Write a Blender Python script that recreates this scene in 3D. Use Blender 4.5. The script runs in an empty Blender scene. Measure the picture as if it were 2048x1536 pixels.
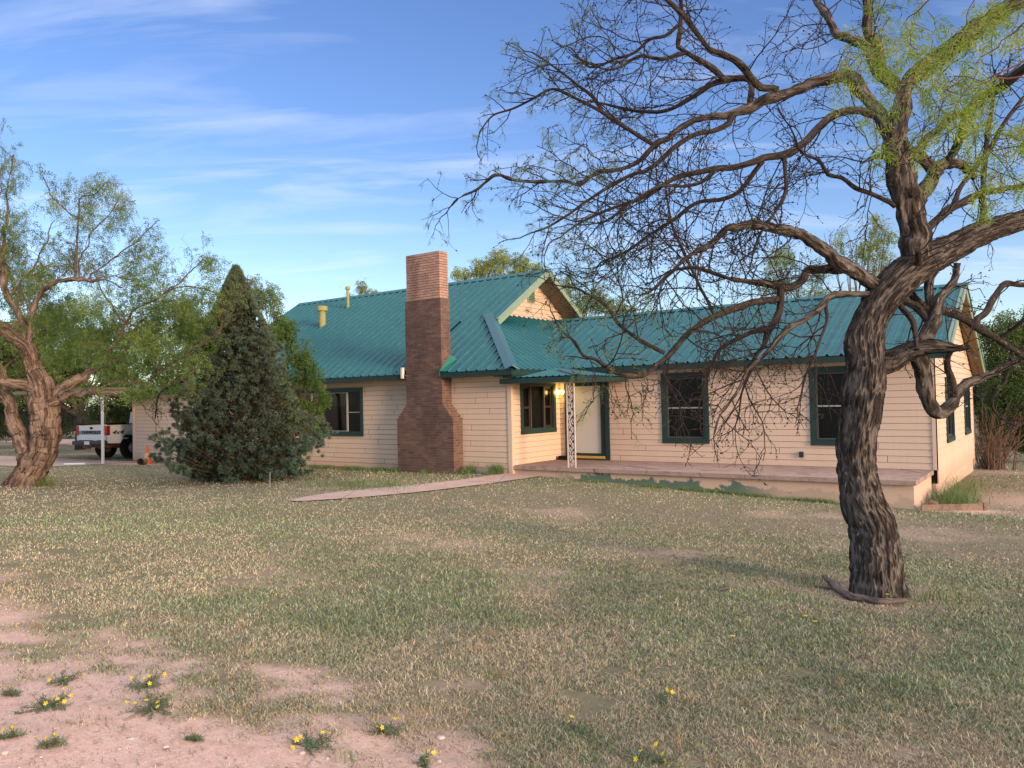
import bpy, math, random
import numpy as np
from mathutils import Matrix, Vector
random.seed(7); RNG=np.random.default_rng(11)
SC=bpy.context.scene; COL=SC.collection
# ---------------------------------------------------------------- camera
FPX=1562.03
C=np.array([2.4954,-19.742,1.7775])
PITCH,ROLL,YAW=.0207,-.022,.6215
def _cam():
    cp,sp=math.cos(PITCH),math.sin(PITCH); cr,sr=math.cos(ROLL),math.sin(ROLL); cy,sy=math.cos(YAW),math.sin(YAW)
    F=np.array([-sy*cp,cy*cp,sp]); R=np.array([cy,sy,0]); U=np.cross(R,F)
    return R*cr+U*sr,-R*sr+U*cr,F
CR,CU,CF=_cam()
cd=bpy.data.cameras.new('camera'); cam=bpy.data.objects.new('camera',cd); COL.objects.link(cam)
cam.matrix_world=Matrix(((CR[0],CU[0],-CF[0],C[0]),(CR[1],CU[1],-CF[1],C[1]),(CR[2],CU[2],-CF[2],C[2]),(0,0,0,1)))
cd.sensor_width=36; cd.lens=FPX/2048*36; cd.clip_end=3000; cd.clip_start=.05
SC.camera=cam
# ---------------------------------------------------------------- light
SUN_AZ=math.radians(-14); SUN_EL=math.radians(9)      # azimuth of the sun from +X towards +Y
w=bpy.data.worlds.new('World'); SC.world=w; w.use_nodes=True
nt=w.node_tree; N=nt.nodes; L=nt.links; N.clear()
out=N.new('ShaderNodeOutputWorld'); bg=N.new('ShaderNodeBackground'); sky=N.new('ShaderNodeTexSky')
sky.sky_type='NISHITA'; sky.sun_disc=False; sky.sun_elevation=math.radians(16); sky.sun_rotation=math.pi/2-SUN_AZ
sky.air_density=1.0; sky.dust_density=.35; sky.ozone_density=2.2; sky.altitude=200
bg.inputs[1].default_value=.12
tc=N.new('ShaderNodeTexCoord'); sep=N.new('ShaderNodeSeparateXYZ'); L.new(tc.outputs['Generated'],sep.inputs[0])
def M_(op,a,b=None,c=None):
    n=N.new('ShaderNodeMath'); n.operation=op
    for i,v in enumerate((a,b,c)):
        if v is None: continue
        if isinstance(v,(int,float)): n.inputs[i].default_value=v
        else: L.new(v,n.inputs[i])
    return n.outputs[0]
zc=M_('MAXIMUM',sep.outputs[2],.02); zz=M_('ADD',zc,.12)
px=M_('DIVIDE',sep.outputs[0],zz); py=M_('DIVIDE',sep.outputs[1],zz)
cmb=N.new('ShaderNodeCombineXYZ'); L.new(px,cmb.inputs[0]); L.new(py,cmb.inputs[1])
mp=N.new('ShaderNodeMapping'); mp.inputs['Scale'].default_value=(.36,1.5,1); mp.inputs['Location'].default_value=(3.1,1.7,0)
m0=N.new('ShaderNodeMapping');m0.inputs['Rotation'].default_value=(0,0,math.radians(-33));L.new(cmb.outputs[0],m0.inputs[0]);L.new(m0.outputs[0],mp.inputs[0])
n1=N.new('ShaderNodeTexNoise'); n1.inputs['Scale'].default_value=1.9; n1.inputs['Detail'].default_value=10; n1.inputs['Roughness'].default_value=.56; n1.inputs['Distortion'].default_value=1.25
L.new(mp.outputs[0],n1.inputs[0])
n2=N.new('ShaderNodeTexNoise'); n2.inputs['Scale'].default_value=.45; n2.inputs['Detail'].default_value=3
L.new(cmb.outputs[0],n2.inputs[0])
cl=M_('MULTIPLY',M_('SUBTRACT',M_('ADD',n1.outputs[0],M_('MULTIPLY',n2.outputs[0],.55)),.795),1.6)
hi=M_('MULTIPLY',M_('MAXIMUM',M_('SUBTRACT',zc,.46),0),2.4)  # thicker cloud added overhead, out of frame, to lift the light on the ground
low=M_('MULTIPLY',M_('MAXIMUM',M_('SUBTRACT',.25,zc),0),.55)
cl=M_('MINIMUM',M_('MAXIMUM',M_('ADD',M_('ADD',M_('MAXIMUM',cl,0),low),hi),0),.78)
mx=N.new('ShaderNodeMix'); mx.data_type='RGBA'; L.new(cl,mx.inputs[0])
gm=N.new('ShaderNodeHueSaturation'); gm.inputs['Hue'].default_value=.517; gm.inputs['Saturation'].default_value=1.16; gm.inputs['Value'].default_value=.82
L.new(sky.outputs[0],gm.inputs['Color'])
L.new(gm.outputs[0],mx.inputs[6]); 
cc_=N.new('ShaderNodeMix');cc_.data_type='RGBA';L.new(M_('MINIMUM',hi,1),cc_.inputs[0]);cc_.inputs[6].default_value=(3.7,4.0,4.9,1);cc_.inputs[7].default_value=(8.4,7.7,7.2,1);L.new(cc_.outputs[2],mx.inputs[7])  # the added overhead cloud is brighter and warmer than the visible wisps
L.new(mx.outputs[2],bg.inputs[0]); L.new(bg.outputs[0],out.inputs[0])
sl=bpy.data.lights.new('sun','SUN'); so=bpy.data.objects.new('sun',sl); COL.objects.link(so)
sl.energy=2.0; sl.angle=math.radians(13.0); sl.color=(1,.66,.41)
sd=Vector((math.cos(SUN_EL)*math.cos(SUN_AZ),math.cos(SUN_EL)*math.sin(SUN_AZ),math.sin(SUN_EL)))
so.rotation_euler=sd.to_track_quat('Z','Y').to_euler(); so.location=(40,-8,20)
SC.view_settings.view_transform='Standard'; SC.view_settings.look='None'; SC.view_settings.gamma=1; SC.view_settings.exposure=1.12
# ---------------------------------------------------------------- pixel helpers (2048x1536 photo pixels)
def ray(u,v): return CF+CR*(u-1024)/FPX-CU*(v-768)/FPX
def dep(u,v,D): return C+D*ray(u,v)
def gz(x,y):
    gh=np.interp(x,[-60,-29,-12,-9.9,0,10,40],[-.45,-.4,-.27,-.22,-.58,-.75,-.8])
    t=np.clip((-2.5-y)/17.24,0,1.3)
    return np.where(t>0,gh*(1-t)+.2*t,np.maximum(gh-.012*(np.asarray(y)+2.5),-1.1))
def gnd(u,v):
    d=ray(u,v); t=1.
    while t<250:
        p=C+t*d
        if p[2]<float(gz(p[0],p[1])): return p
        t+=.02
    return C+60*d
# ---------------------------------------------------------------- numpy value noise
def _h(i,j,k,s):
    i=i.astype(np.int64);j=j.astype(np.int64);k=k.astype(np.int64)
    h=(i*374761393+j*668265263+k*2147483647+s*974634777)&0xffffffff
    h=((h^(h>>13))*1274126177)&0xffffffff; h=h^(h>>16)
    return (h&0xffff)/65535.
def vnoise(x,y,z=0,s=0):
    x=np.asarray(x,float);y=np.asarray(y,float)+0*x;z=np.asarray(z,float)+0*x
    i=np.floor(x);j=np.floor(y);k=np.floor(z); a=x-i;b=y-j;c=z-k
    a=a*a*(3-2*a);b=b*b*(3-2*b);c=c*c*(3-2*c)
    r=0
    for dx in (0,1):
        for dy in (0,1):
            for dz in (0,1):
                r=r+_h(i+dx,j+dy,k+dz,s)*np.where(dx,a,1-a)*np.where(dy,b,1-b)*np.where(dz,c,1-c)
    return r
def fbm(x,y,z=0,o=4,s=0):
    r=0;a=.5;f=1.
    for q in range(o): r=r+a*vnoise(np.asarray(x)*f,np.asarray(y)*f,np.asarray(z)*f,s+q); a*=.5;f*=2.03
    return r
# ---------------------------------------------------------------- mesh builder
class MB:
    def __init__(s): s.v=[];s.f={};s.n=0;s.c=[];s.a=[];s.hc=False;s.ha=False
    def add(s,v,f,col=None,att=None):
        v=np.asarray(v,float).reshape(-1,3)
        if isinstance(f,np.ndarray): s.f.setdefault(f.shape[1],[]).append(f+s.n)
        else:
            for q in f: s.f.setdefault(len(q),[]).append(np.array([q])+s.n)
        s.v.append(v); 
        if col is not None: s.hc=True
        s.c.append(np.broadcast_to(np.asarray(col if col is not None else (1,1,1),float),(len(v),3)))
        if att is not None: s.ha=True
        s.a.append(np.broadcast_to(np.asarray(att if att is not None else (0,0,0),float),(len(v),3)))
        s.n+=len(v)
    def box(s,x0,x1,y0,y1,z0,z1,col=None,jit=0):
        v=np.array([(x,y,z) for z in (z0,z1) for y in (y0,y1) for x in (x0,x1)],float)
        if jit: v=v+RNG.uniform(-jit,jit,v.shape)
        s.add(v,np.array([(0,2,3,1),(4,5,7,6),(0,1,5,4),(2,6,7,3),(0,4,6,2),(1,3,7,5)]),col)
    def beam(s,p,q,w,h,up=(0,0,1),col=None):
        p=np.array(p,float);q=np.array(q,float);t=q-p;t/=np.linalg.norm(t);u=np.array(up,float)
        a=np.cross(t,u);a/=np.linalg.norm(a);b=np.cross(a,t)
        v=[e+a*w*i/2+b*h*j/2 for e in (p,q) for j in (-1,1) for i in (-1,1)]
        s.add(v,np.array([(0,2,3,1),(4,5,7,6),(0,1,5,4),(2,6,7,3),(0,4,6,2),(1,3,7,5)]),col)
    def prism(s,poly,axis,a0,a1,col=None):
        n=len(poly); v=[]
        for a in (a0,a1):
            for p in poly:
                q=list(p); q.insert(axis,a); v.append(q)
        f=[tuple(range(n)),tuple(range(2*n-1,n-1,-1))]+[(i,(i+1)%n,n+(i+1)%n,n+i)[::-1] for i in range(n)]
        s.add(v,f,col)
    def lathe(s,prof,c,n=20,col=None):
        v=[];f=[]
        for r,z in prof:
            for k in range(n): a=2*math.pi*k/n; v.append((c[0]+r*math.cos(a),c[1]+r*math.sin(a),c[2]+z))
        for i in range(len(prof)-1):
            for k in range(n): f.append((i*n+k,i*n+(k+1)%n,(i+1)*n+(k+1)%n,(i+1)*n+k))
        s.add(v,np.array(f),col); s.add([v[k] for k in range(n)],[tuple(range(n))[::-1]],col); s.add(v[-n:],[tuple(range(n))],col)
    def tube(s,P,R,n=6,col=None,cap=True,bark=False,L0=0.):
        P=np.asarray(P,float);m=len(P);R=np.broadcast_to(np.asarray(R,float),(m,))
        T=np.gradient(P,axis=0);T/=np.linalg.norm(T,axis=1)[:,None]+1e-12
        u=np.cross(T[0],(0.31,.2,.93)); 
        if np.linalg.norm(u)<.1:u=np.cross(T[0],(1,0,0))
        u/=np.linalg.norm(u); A=[u]
        for i in range(1,m):
            u=u-T[i]*(u@T[i]);u/=np.linalg.norm(u)+1e-12;A.append(u)
        A=np.array(A);B=np.cross(T,A)
        th=np.linspace(0,2*np.pi,n,endpoint=False);c=np.cos(th);sn=np.sin(th)
        d=A[:,None]*c[None,:,None]+B[:,None]*sn[None,:,None]
        V=P[:,None]+d*R[:,None,None]
        i=np.arange(m-1)[:,None]*n;k=np.arange(n)[None];k2=(k+1)%n
        F=np.stack([i+k,i+k2,i+n+k2,i+n+k],-1).reshape(-1,4)
        att=None
        if bark and col is None: col=(.4,.4,.4)
        if bark:
            l=L0+np.r_[0,np.cumsum(np.linalg.norm(np.diff(P,axis=0),axis=1))]
            Rm=max(R.mean(),.004)
            att=np.stack([np.tile(c*Rm,(m,1)),np.tile(sn*Rm,(m,1)),np.tile(l[:,None],(1,n))],-1).reshape(-1,3)
        s.add(V.reshape(-1,3),F,col,att)
        if cap: s.add([V[-1,k] for k in range(n)],[tuple(range(n))],col,None if att is None else att[-n:])
    def build(s,name,mat,parent=None,org=None,smooth=False,rest=None):
        v=np.concatenate(s.v) if s.v else np.zeros((0,3))
        if org is not None: v=v-np.asarray(org,float)
        me=bpy.data.meshes.new(name); me.vertices.add(len(v)); me.vertices.foreach_set('co',v.ravel())
        loops=[];st=[];tot=[];o=0
        for k,fl in s.f.items():
            F=np.concatenate(fl); loops.append(F.ravel()); m=len(F)
            st.append(o+np.arange(m)*k); tot.append(np.full(m,k)); o+=m*k
        loops=np.concatenate(loops).astype(np.int32); st=np.concatenate(st).astype(np.int32); tot=np.concatenate(tot).astype(np.int32)
        me.loops.add(len(loops)); me.loops.foreach_set('vertex_index',loops)
        me.polygons.add(len(st)); me.polygons.foreach_set('loop_start',st); me.polygons.foreach_set('loop_total',tot)
        if s.hc:
            a=me.color_attributes.new('tint','FLOAT_COLOR','POINT'); c=np.concatenate(s.c)
            a.data.foreach_set('color',np.c_[c,np.ones(len(c))].ravel().astype(np.float32))
        if s.ha:
            a=me.attributes.new('bark','FLOAT_VECTOR','POINT'); a.data.foreach_set('vector',np.concatenate(s.a).ravel().astype(np.float32))
        me.update(calc_edges=True); me.validate()
        me.polygons.foreach_set('use_smooth',np.full(len(me.polygons),bool(smooth)))
        me.materials.append(mat); ob=bpy.data.objects.new(name,me); COL.objects.link(ob)
        if parent: ob.parent=parent
        return ob
def tag(o,label=None,cat=None,group=None,kind=None):
    if label:o['label']=label
    if cat:o['category']=cat
    if group:o['group']=group
    if kind:o['kind']=kind
    return o
def empty(name,loc,rz=0):
    o=bpy.data.objects.new(name,None);COL.objects.link(o);o.location=loc;o.rotation_euler=(0,0,rz);o.empty_display_size=.1;return o
def dup(root,loc,rz=0,sc=1):
    r=root.copy();COL.objects.link(r);r.location=loc;r.rotation_euler=(0,0,rz);r.scale=(sc,)*3
    for ch in list(root.children):
        c=ch.copy();COL.objects.link(c);c.parent=r
        for g in ch.children: d=g.copy();COL.objects.link(d);d.parent=c
    return r
# ---------------------------------------------------------------- materials
class MT:
    def __init__(s,name,rough=.7,spec=.4,metal=0):
        s.m=bpy.data.materials.new(name);s.m.use_nodes=True;s.t=s.m.node_tree;s.n=s.t.nodes;s.l=s.t.links
        s.b=s.n['Principled BSDF'];s.b.inputs['Roughness'].default_value=rough;s.b.inputs['Specular IOR Level'].default_value=spec;s.b.inputs['Metallic'].default_value=metal
        s.tc=None
    def inp(s,i,v):
        if isinstance(v,(int,float,tuple)): i.default_value=v if not(isinstance(v,tuple) and len(v)==3 and i.type=='RGBA') else v+(1,)
        else: s.l.new(v,i)
    def obj(s,scale=(1,1,1),att=None,rot=(0,0,0)):
        if att: n=s.n.new('ShaderNodeAttribute');n.attribute_name=att;o=n.outputs['Vector']
        else: n=s.n.new('ShaderNodeTexCoord');o=n.outputs['Object']
        m=s.n.new('ShaderNodeMapping');m.inputs['Scale'].default_value=scale;m.inputs['Rotation'].default_value=rot;s.l.new(o,m.inputs[0]);return m.outputs[0]
    def noise(s,vec,sc,det=4,ro=.55,dist=0):
        n=s.n.new('ShaderNodeTexNoise');s.l.new(vec,n.inputs[0]);n.inputs['Scale'].default_value=sc;n.inputs['Detail'].default_value=det;n.inputs['Roughness'].default_value=ro;n.inputs['Distortion'].default_value=dist;return n.outputs[0]
    def vor(s,vec,sc,feat='F1'):
        n=s.n.new('ShaderNodeTexVoronoi');n.feature=feat;s.l.new(vec,n.inputs[0]);n.inputs['Scale'].default_value=sc;return n.outputs[0]
    def ramp(s,f,stops):
        n=s.n.new('ShaderNodeValToRGB');s.l.new(f,n.inputs[0]);e=n.color_ramp.elements
        while len(e)<len(stops):e.new(.5)
        for x,(p,c) in zip(e,stops):
            x.position=p;x.color=(c,c,c,1) if isinstance(c,(int,float)) else tuple(c)+(1,)
        return n.outputs[0]
    def mix(s,f,a,b,mode='MIX'):
        n=s.n.new('ShaderNodeMix');n.data_type='RGBA';n.blend_type=mode
        s.inp(n.inputs[0],f);s.inp(n.inputs[6],a);s.inp(n.inputs[7],b);return n.outputs[2]
    def math(s,op,a,b):
        n=s.n.new('ShaderNodeMath');n.operation=op;s.inp(n.inputs[0],a);s.inp(n.inputs[1],b);return n.outputs[0]
    def tint(s):
        n=s.n.new('ShaderNodeAttribute');n.attribute_name='tint';return n.outputs['Color']
    def col(s,c): s.inp(s.b.inputs['Base Color'],c);return s
    def bump(s,h,st=.3,d=.02):
        n=s.n.new('ShaderNodeBump');n.inputs['Strength'].default_value=st;n.inputs['Distance'].default_value=d;s.l.new(h,n.inputs['Height']);s.l.new(n.outputs[0],s.b.inputs['Normal']);return s
def paint(name,c,var=.12,rough=.6,spec=.3,sc=3,bump=0,metal=0):
    m=MT(name,rough,spec,metal);v=m.obj();n=m.noise(v,sc,6,.6)
    m.col(m.mix(n,tuple(x*(1-var) for x in c),tuple(min(1,x*(1+var)) for x in c)))
    if bump:m.bump(m.noise(v,60,3),bump,.004)
    return m.m
def leafmat(name,trans=.35):
    m=MT(name,.55,.25);t=m.tint();m.col(t)
    tr=m.n.new('ShaderNodeBsdfTranslucent');m.l.new(t,tr.inputs[0]);mx=m.n.new('ShaderNodeMixShader');mx.inputs[0].default_value=trans
    m.l.new(m.b.outputs[0],mx.inputs[1]);m.l.new(tr.outputs[0],mx.inputs[2]);m.l.new(mx.outputs[0],m.n['Material Output'].inputs[0]);return m.m
# siding: peach paint, dusty towards the ground, faint streaks
def siding(name):
    m=MT(name,.62,.25);v=m.obj();n=m.noise(v,1.3,5,.6);s_=m.noise(m.obj((9,9,.6)),2.2,4,.6);g=m.noise(m.obj((1,1,14)),20,3,.6)
    c=m.mix(n,(.62,.465,.345),(.71,.55,.425)); c=m.mix(m.ramp(s_,[(.55,0),(.78,.45)]),c,(.60,.41,.28))
    sep=m.n.new('ShaderNodeSeparateXYZ');m.l.new(v,sep.inputs[0])
    lo=m.ramp(m.math('ADD',sep.outputs[2],m.math('MULTIPLY',n,.35)),[(0,.7),(.52,0)])
    c=m.mix(lo,c,(.53,.30,.20)); m.col(c);m.bump(g,.08,.001);return m.m
M={}
M['siding']=siding('siding_paint')
M['back']=paint('dark_backing',(.02,.017,.015),.1,.9)
M['green']=paint('green_trim_paint',(.018,.047,.043),.25,.5,.3,6,.1)
M['mint_lit']=paint('sunlit_pale_green_metal',(.25,.34,.24),.15,.45,.4,4)  # trim green lightened: part of the sunlight on the rakes is in the colour
def roofmat():
    m=MT('teal_metal_roof',.45,.36);v=m.obj();n=m.noise(v,.7,5,.6);st=m.noise(m.obj((6,.5,6)),1.5,5,.65)
    c=m.mix(n,(.009,.092,.120),(.014,.132,.160)); c=m.mix(m.ramp(st,[(.5,0),(.75,.5)]),c,(.04,.19,.20)); 
    c=m.mix(m.ramp(m.noise(v,22,3,.5),[(.70,0),(.74,.25)]),c,(.30,.42,.42));m.col(c)
    m.inp(m.b.inputs['Roughness'],m.ramp(m.noise(v,3,4),[(.3,.40),(.7,.58)]));m.bump(m.noise(v,2.2,3),.15,.02);return m.m
M['roof']=roofmat()
M['cap']=paint('blue_teal_ridge_cap',(.022,.115,.15),.15,.4,.5,3)
def brickmat():
    m=MT('chimney_brick',.85,.2);v=m.obj();t=m.tint();n=m.noise(v,26,5,.65);st=m.noise(m.obj((1,1,.45)),1.5,5,.6)
    c=m.mix(.25,t,n,'OVERLAY');c=m.mix(m.ramp(st,[(.50,0),(.72,.6)]),c,(.055,.04,.042));m.col(c);m.bump(n,.5,.006);return m.m
M['brick']=brickmat()
M['mortar']=paint('mortar',(.24,.18,.145),.3,.9,.1,9,.3)
M['white']=paint('white_paint',(.74,.72,.67),.06,.5,.35,5)
M['iron']=paint('pale_pink_white_iron',(.70,.60,.55),.1,.5,.3,9)
M['door']=paint('white_door_paint',(.62,.62,.58),.05,.5,.3,2)
M['brass']=paint('brass_strip',(.62,.38,.10),.15,.4,.5,6)
M['vent']=paint('olive_yellow_vent_paint',(.36,.33,.13),.2,.7,.2,9,.2)
M['soffit']=paint('brown_slatted_soffit',(.23,.175,.11),.2,.7,.2,5)
M['frame']=paint('dark_sash_metal',(.075,.075,.07),.1,.45,.4,5)
M['sash']=paint('grey_sash_metal',(.33,.34,.34),.1,.4,.5,5)
M['shut']=paint('dark_red_brown_sash',(.045,.022,.02),.2,.5,.3,5)
M['blind']=paint('dark_blind_slat',(.055,.05,.05),.2,.6,.3,5)
M['room']=paint('room_wall',(.62,.60,.54),.15,.9,.1,1)
M['curtain']=paint('white_curtain',(.55,.54,.50),.1,.9,.1,4)
M['chairwood']=paint('reddish_chair_wood',(.30,.09,.03),.2,.5,.3,9)
def glass(name,a=.55,a_=0):
    m=MT(name,.06 if a_==0 else .25,.5 if a_==0 else .3);m.b.inputs['Base Color'].default_value=(.008,.009,.010,1)
    tr=m.n.new('ShaderNodeBsdfTransparent');tr.inputs[0].default_value=(.75,.78,.76,1);mx=m.n.new('ShaderNodeMixShader');mx.inputs[0].default_value=a
    m.l.new(m.b.outputs[0],mx.inputs[2]);m.l.new(tr.outputs[0],mx.inputs[1]);m.l.new(mx.outputs[0],m.n['Material Output'].inputs[0]);return m.m
M['glass']=glass('window_glass',.45);M['screen']=glass('screened_glass',.45,1)
def concrete(name,a,b,dirt):
    m=MT(name,.85,.2);v=m.obj();n=m.noise(v,1.1,7,.62);n2=m.noise(v,14,5,.6)
    c=m.mix(n,a,b);c=m.mix(m.ramp(m.noise(v,2.3,6,.65),[(.5,0),(.68,.75)]),c,dirt);c=m.mix(.35,c,n2,'OVERLAY')
    k=m.ramp(m.vor(m.obj((.55,.55,.55)),1.0,'DISTANCE_TO_EDGE'),[(0,1),(.006,0)]);c=m.mix(k,c,(.10,.06,.045));m.col(c);m.bump(n2,.35,.01);return m.m
M['slab']=concrete('porch_concrete',(.34,.235,.20),(.44,.33,.28),(.20,.125,.10))
M['walk']=concrete('walk_concrete',(.50,.33,.27),(.52,.42,.37),(.48,.25,.19))
def stucco():
    m=MT('porch_base_plaster',.85,.15);v=m.obj();n=m.noise(v,1.0,6,.6)
    sep=m.n.new('ShaderNodeSeparateXYZ');m.l.new(v,sep.inputs[0])
    c=m.mix(n,(.62,.43,.31),(.68,.50,.38))
    hgt=m.math('ADD',m.math('MULTIPLY',sep.outputs[2],1.0),m.math('MULTIPLY',sep.outputs[0],.036))  # height above the falling ground line
    e=m.math('SUBTRACT',m.math('ADD',m.math('MULTIPLY',m.noise(v,1.9,6,.68),1.6),m.math('MULTIPLY',hgt,-1.6)),.36)
    gx=m.ramp(m.math('MULTIPLY',sep.outputs[0],.1),[(.12,0),(.22,1),(.62,1),(.72,.25)])
    kk=m.math('MULTIPLY',m.ramp(e,[(.13,0),(.17,1)]),gx)
    c=m.mix(kk,c,(.13,.19,.15)); c=m.mix(m.ramp(m.noise(v,5,6,.7),[(.62,0),(.72,.7)]),c,(.22,.13,.10));m.col(c);m.bump(m.noise(v,30,4),.25,.006);return m.m
M['stucco']=stucco()
def groundmat():
    m=MT('lawn_soil',.95,.1);v=m.obj();n=m.noise(v,.35,6,.62);n2=m.noise(v,9,7,.7);n3=m.noise(v,70,4,.7);b=m.n.new('ShaderNodeAttribute');b.attribute_name='tint'
    c=m.mix(n,(.60,.39,.32),(.72,.51,.43));c=m.mix(m.ramp(n2,[(.45,0),(.62,.5)]),c,(.47,.295,.225));c=m.mix(.6,c,n3,'OVERLAY')
    c=m.mix(m.ramp(n3,[(.64,0),(.70,.6)]),c,(.70,.55,.47))
    th=m.mix(n2,(.13,.12,.07),(.27,.24,.155));s2=m.n.new('ShaderNodeSeparateColor');m.l.new(b.outputs['Color'],s2.inputs[0])
    c=m.mix(s2.outputs[0],c,th);m.col(c);m.bump(m.math('ADD',n2,m.math('MULTIPLY',n3,.4)),.6,.03);return m.m
M['ground']=groundmat()
M['dirt']=concrete('dirt_lane',(.46,.30,.24),(.52,.36,.30),(.38,.25,.2))
def barkmat(name,c0,c1,c2,sx=34,dist=1.2,bs=1.0):
    m=MT(name,.92,.12);v=m.obj((1,1,.22),att='bark');n=m.noise(v,sx,5,.62,dist);k=m.noise(v,sx*.35,3,.5,1.0);f=m.noise(m.obj((1,1,.6),att='bark'),sx*5,4,.7)
    c=m.ramp(n,[(.36,c0),(.50,c1),(.60,c1),(.70,c2)]);c=m.mix(m.ramp(k,[(.45,0),(.7,.45)]),c,c0);tn=m.tint();c=m.mix(m.ramp(tn,[(.45,0),(1,.6)]),c,c2);c=m.mix(m.ramp(tn,[(.0,.5),(.3,0)]),c,c0);c=m.mix(.4,c,f,'OVERLAY');m.col(c);m.bump(m.math('ADD',n,m.math('MULTIPLY',f,.2)),bs,.03);return m.m
M['bark']=barkmat('dark_furrowed_bark',(.014,.012,.011),(.070,.058,.051),(.32,.28,.25))
M['bark2']=barkmat('reddish_furrowed_bark',(.040,.026,.02),(.165,.115,.090),(.40,.31,.25))
M['greybark']=barkmat('weathered_branch',(.06,.05,.045),(.22,.18,.155),(.42,.38,.34))
M['twig']=paint('dark_twig_bark',(.038,.030,.029),.3,.85,.15,9)
M['twig2']=paint('brown_twig_bark',(.15,.085,.06),.3,.85,.15,9)
M['leaf']=leafmat('leaf_green',.4);M['needle']=leafmat('juniper_green',.12);M['grass']=leafmat('grass_blade',.12)
M['petal']=leafmat('petal',.3)
M['twhite']=paint('truck_white_paint',(.72,.74,.76),.03,.25,.5,2)
M['black']=paint('black_rubber',(.012,.012,.012),.2,.8,.2,9,.2)
M['bump']=paint('dark_grey_bumper',(.045,.05,.058),.2,.5,.4,5)
M['rust']=paint('rusty_steel',(.20,.09,.05),.4,.8,.2,12)
M['stripe']=paint('blue_grey_stripe',(.20,.26,.30),.08,.5,.3,3)
m=MT('tail_light_red',.15,.6);m.b.inputs['Base Color'].default_value=(.30,.01,.015,1);M['red']=m.m
m=MT('wheel_rim_dusty',.5,.4,.3);m.b.inputs['Base Color'].default_value=(.35,.28,.24,1);M['rim']=m.m
M['orange']=paint('orange_plastic',(.80,.16,.04),.15,.5,.3,8)
M['wood']=concrete('weathered_timber',(.23,.155,.115),(.31,.225,.17),(.16,.11,.08))
M['stone']=paint('pale_stone',(.56,.50,.45),.2,.9,.1,30,.3)
m=MT('lamp_glow',.4,.3);m.b.inputs['Base Color'].default_value=(1,.8,.4,1);m.b.inputs['Emission Color'].default_value=(1,.70,.28,1);m.b.inputs['Emission Strength'].default_value=3;M['glow']=m.m
# ---------------------------------------------------------------- the ground
def axis(lo,hi,c,f0,g):
    a=[c]; s=f0
    while a[-1]<hi: a.append(a[-1]+s); s*=g
    b=[c]; s=f0
    while b[-1]>lo: b.append(b[-1]-s); s*=g
    return np.array(sorted(set(a+b)))
gx=axis(-700,700,-2,.16,1.018); gy=axis(-700,700,-15,.16,1.018)
def bare(x,y):      # 1 = bare pink dirt, 0 = turf
    # boundary: a line across the near left of the lawn
    edge=-16.95+.0*x+np.interp(x,[-12,-7,-4.7,-2.5,-1.2,-.3,1,4],[-1.5,.5,.35,0,.1,.08,.2,-1.2])
    d=(edge-y)
    n=(fbm(x*1.7,y*1.7,s=5)-.47)*3.3+(fbm(x*6,y*6,s=8)-.47)*2.0
    b=1/(1+np.exp(-(d*3.2+n*2.0-.15)*2.2))
    n2=fbm(x*.5+3,y*.5,s=21)
    sp=1/(1+np.exp(-(n2-.66)*40))*.4
    d2=1/(1+np.exp((np.hypot((x-.7)/.75,(y+1.9)/.4)-1)*5))
    d3=1/(1+np.exp((np.hypot((x-2.6)/2.4,(y-.5)/1.6)-1)*3))*.7
    d4=1/(1+np.exp((np.hypot((x+28.5)/3.0,(y+3.9)/.6)-1)*5))
    d5=1/(1+np.exp((np.hypot((x-.9)/.9,(y+11.4)/.8)-1)*5))*.5
    return np.clip(np.maximum.reduce([b,sp,d2,d3,d4,d5]),0,1)
def green(x,y):     # 0 dry straw .. 1 lush
    g=(fbm(x*.33+9,y*.33,s=31)-.47)*2.4+(fbm(x*1.3,y*1.3,s=33)-.47)*1.4+.36
    for cx,cy,rx,ry,a in ((-.9,-12.2,2.2,1.2,.5),(2.0,-11.8,1.6,1.3,.5),(1.5,-13.5,2.5,1.3,.35),(-14,-3.6,6,.8,.9),(-5.2,-3.1,4.8,.5,.9),(-8,-4.2,1.8,1.2,.6),(2.6,-.9,1.8,.9,.8),(-19,-9.0,5,2.0,.35),(.35,-.7,.6,1.3,1.0),(-2.2,-13.8,2.0,1.0,.3)):
        g=g+a*np.exp(-((x-cx)/rx)**2-((y-cy)/ry)**2)
    for cx,cy,rx,ry,a in ((-3,-6.5,7,1.6,.8),(3.5,-6.,4,2.,.7),(-13,-11,7,1.0,.3),(0,-15.8,3,.9,.35),(-12,-8,3,1.,.5)):
        g=g-a*np.exp(-((x-cx)/rx)**2-((y-cy)/ry)**2)
    return np.clip(g,0,1)
X,Y=np.meshgrid(gx,gy); Z=gz(X,Y); near=np.exp(-((X-C[0])**2+(Y-C[1])**2)/150.)
Z=Z+(fbm(X*1.1,Y*1.1,s=3)-.47)*.05*near+(fbm(X*5,Y*5,s=4)-.47)*.03*near
nx,ny=len(gx),len(gy); idx=np.arange(nx*ny).reshape(ny,nx)
F=np.stack([idx[:-1,:-1],idx[:-1,1:],idx[1:,1:],idx[1:,:-1]],-1).reshape(-1,4)
g=MB(); tb=1-bare(X,Y); g.add(np.stack([X,Y,Z],-1).reshape(-1,3),F,np.repeat(tb.reshape(-1,1),3,1))
tag(g.build('ground',M['ground'],smooth=True),kind='structure')
def gz2(x,y):
    near=np.exp(-((x-C[0])**2+(y-C[1])**2)/150.)
    return gz(x,y)+(fbm(x*1.1,y*1.1,s=3)-.47)*.05*near+(fbm(x*5,y*5,s=4)-.47)*.03*near
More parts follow.
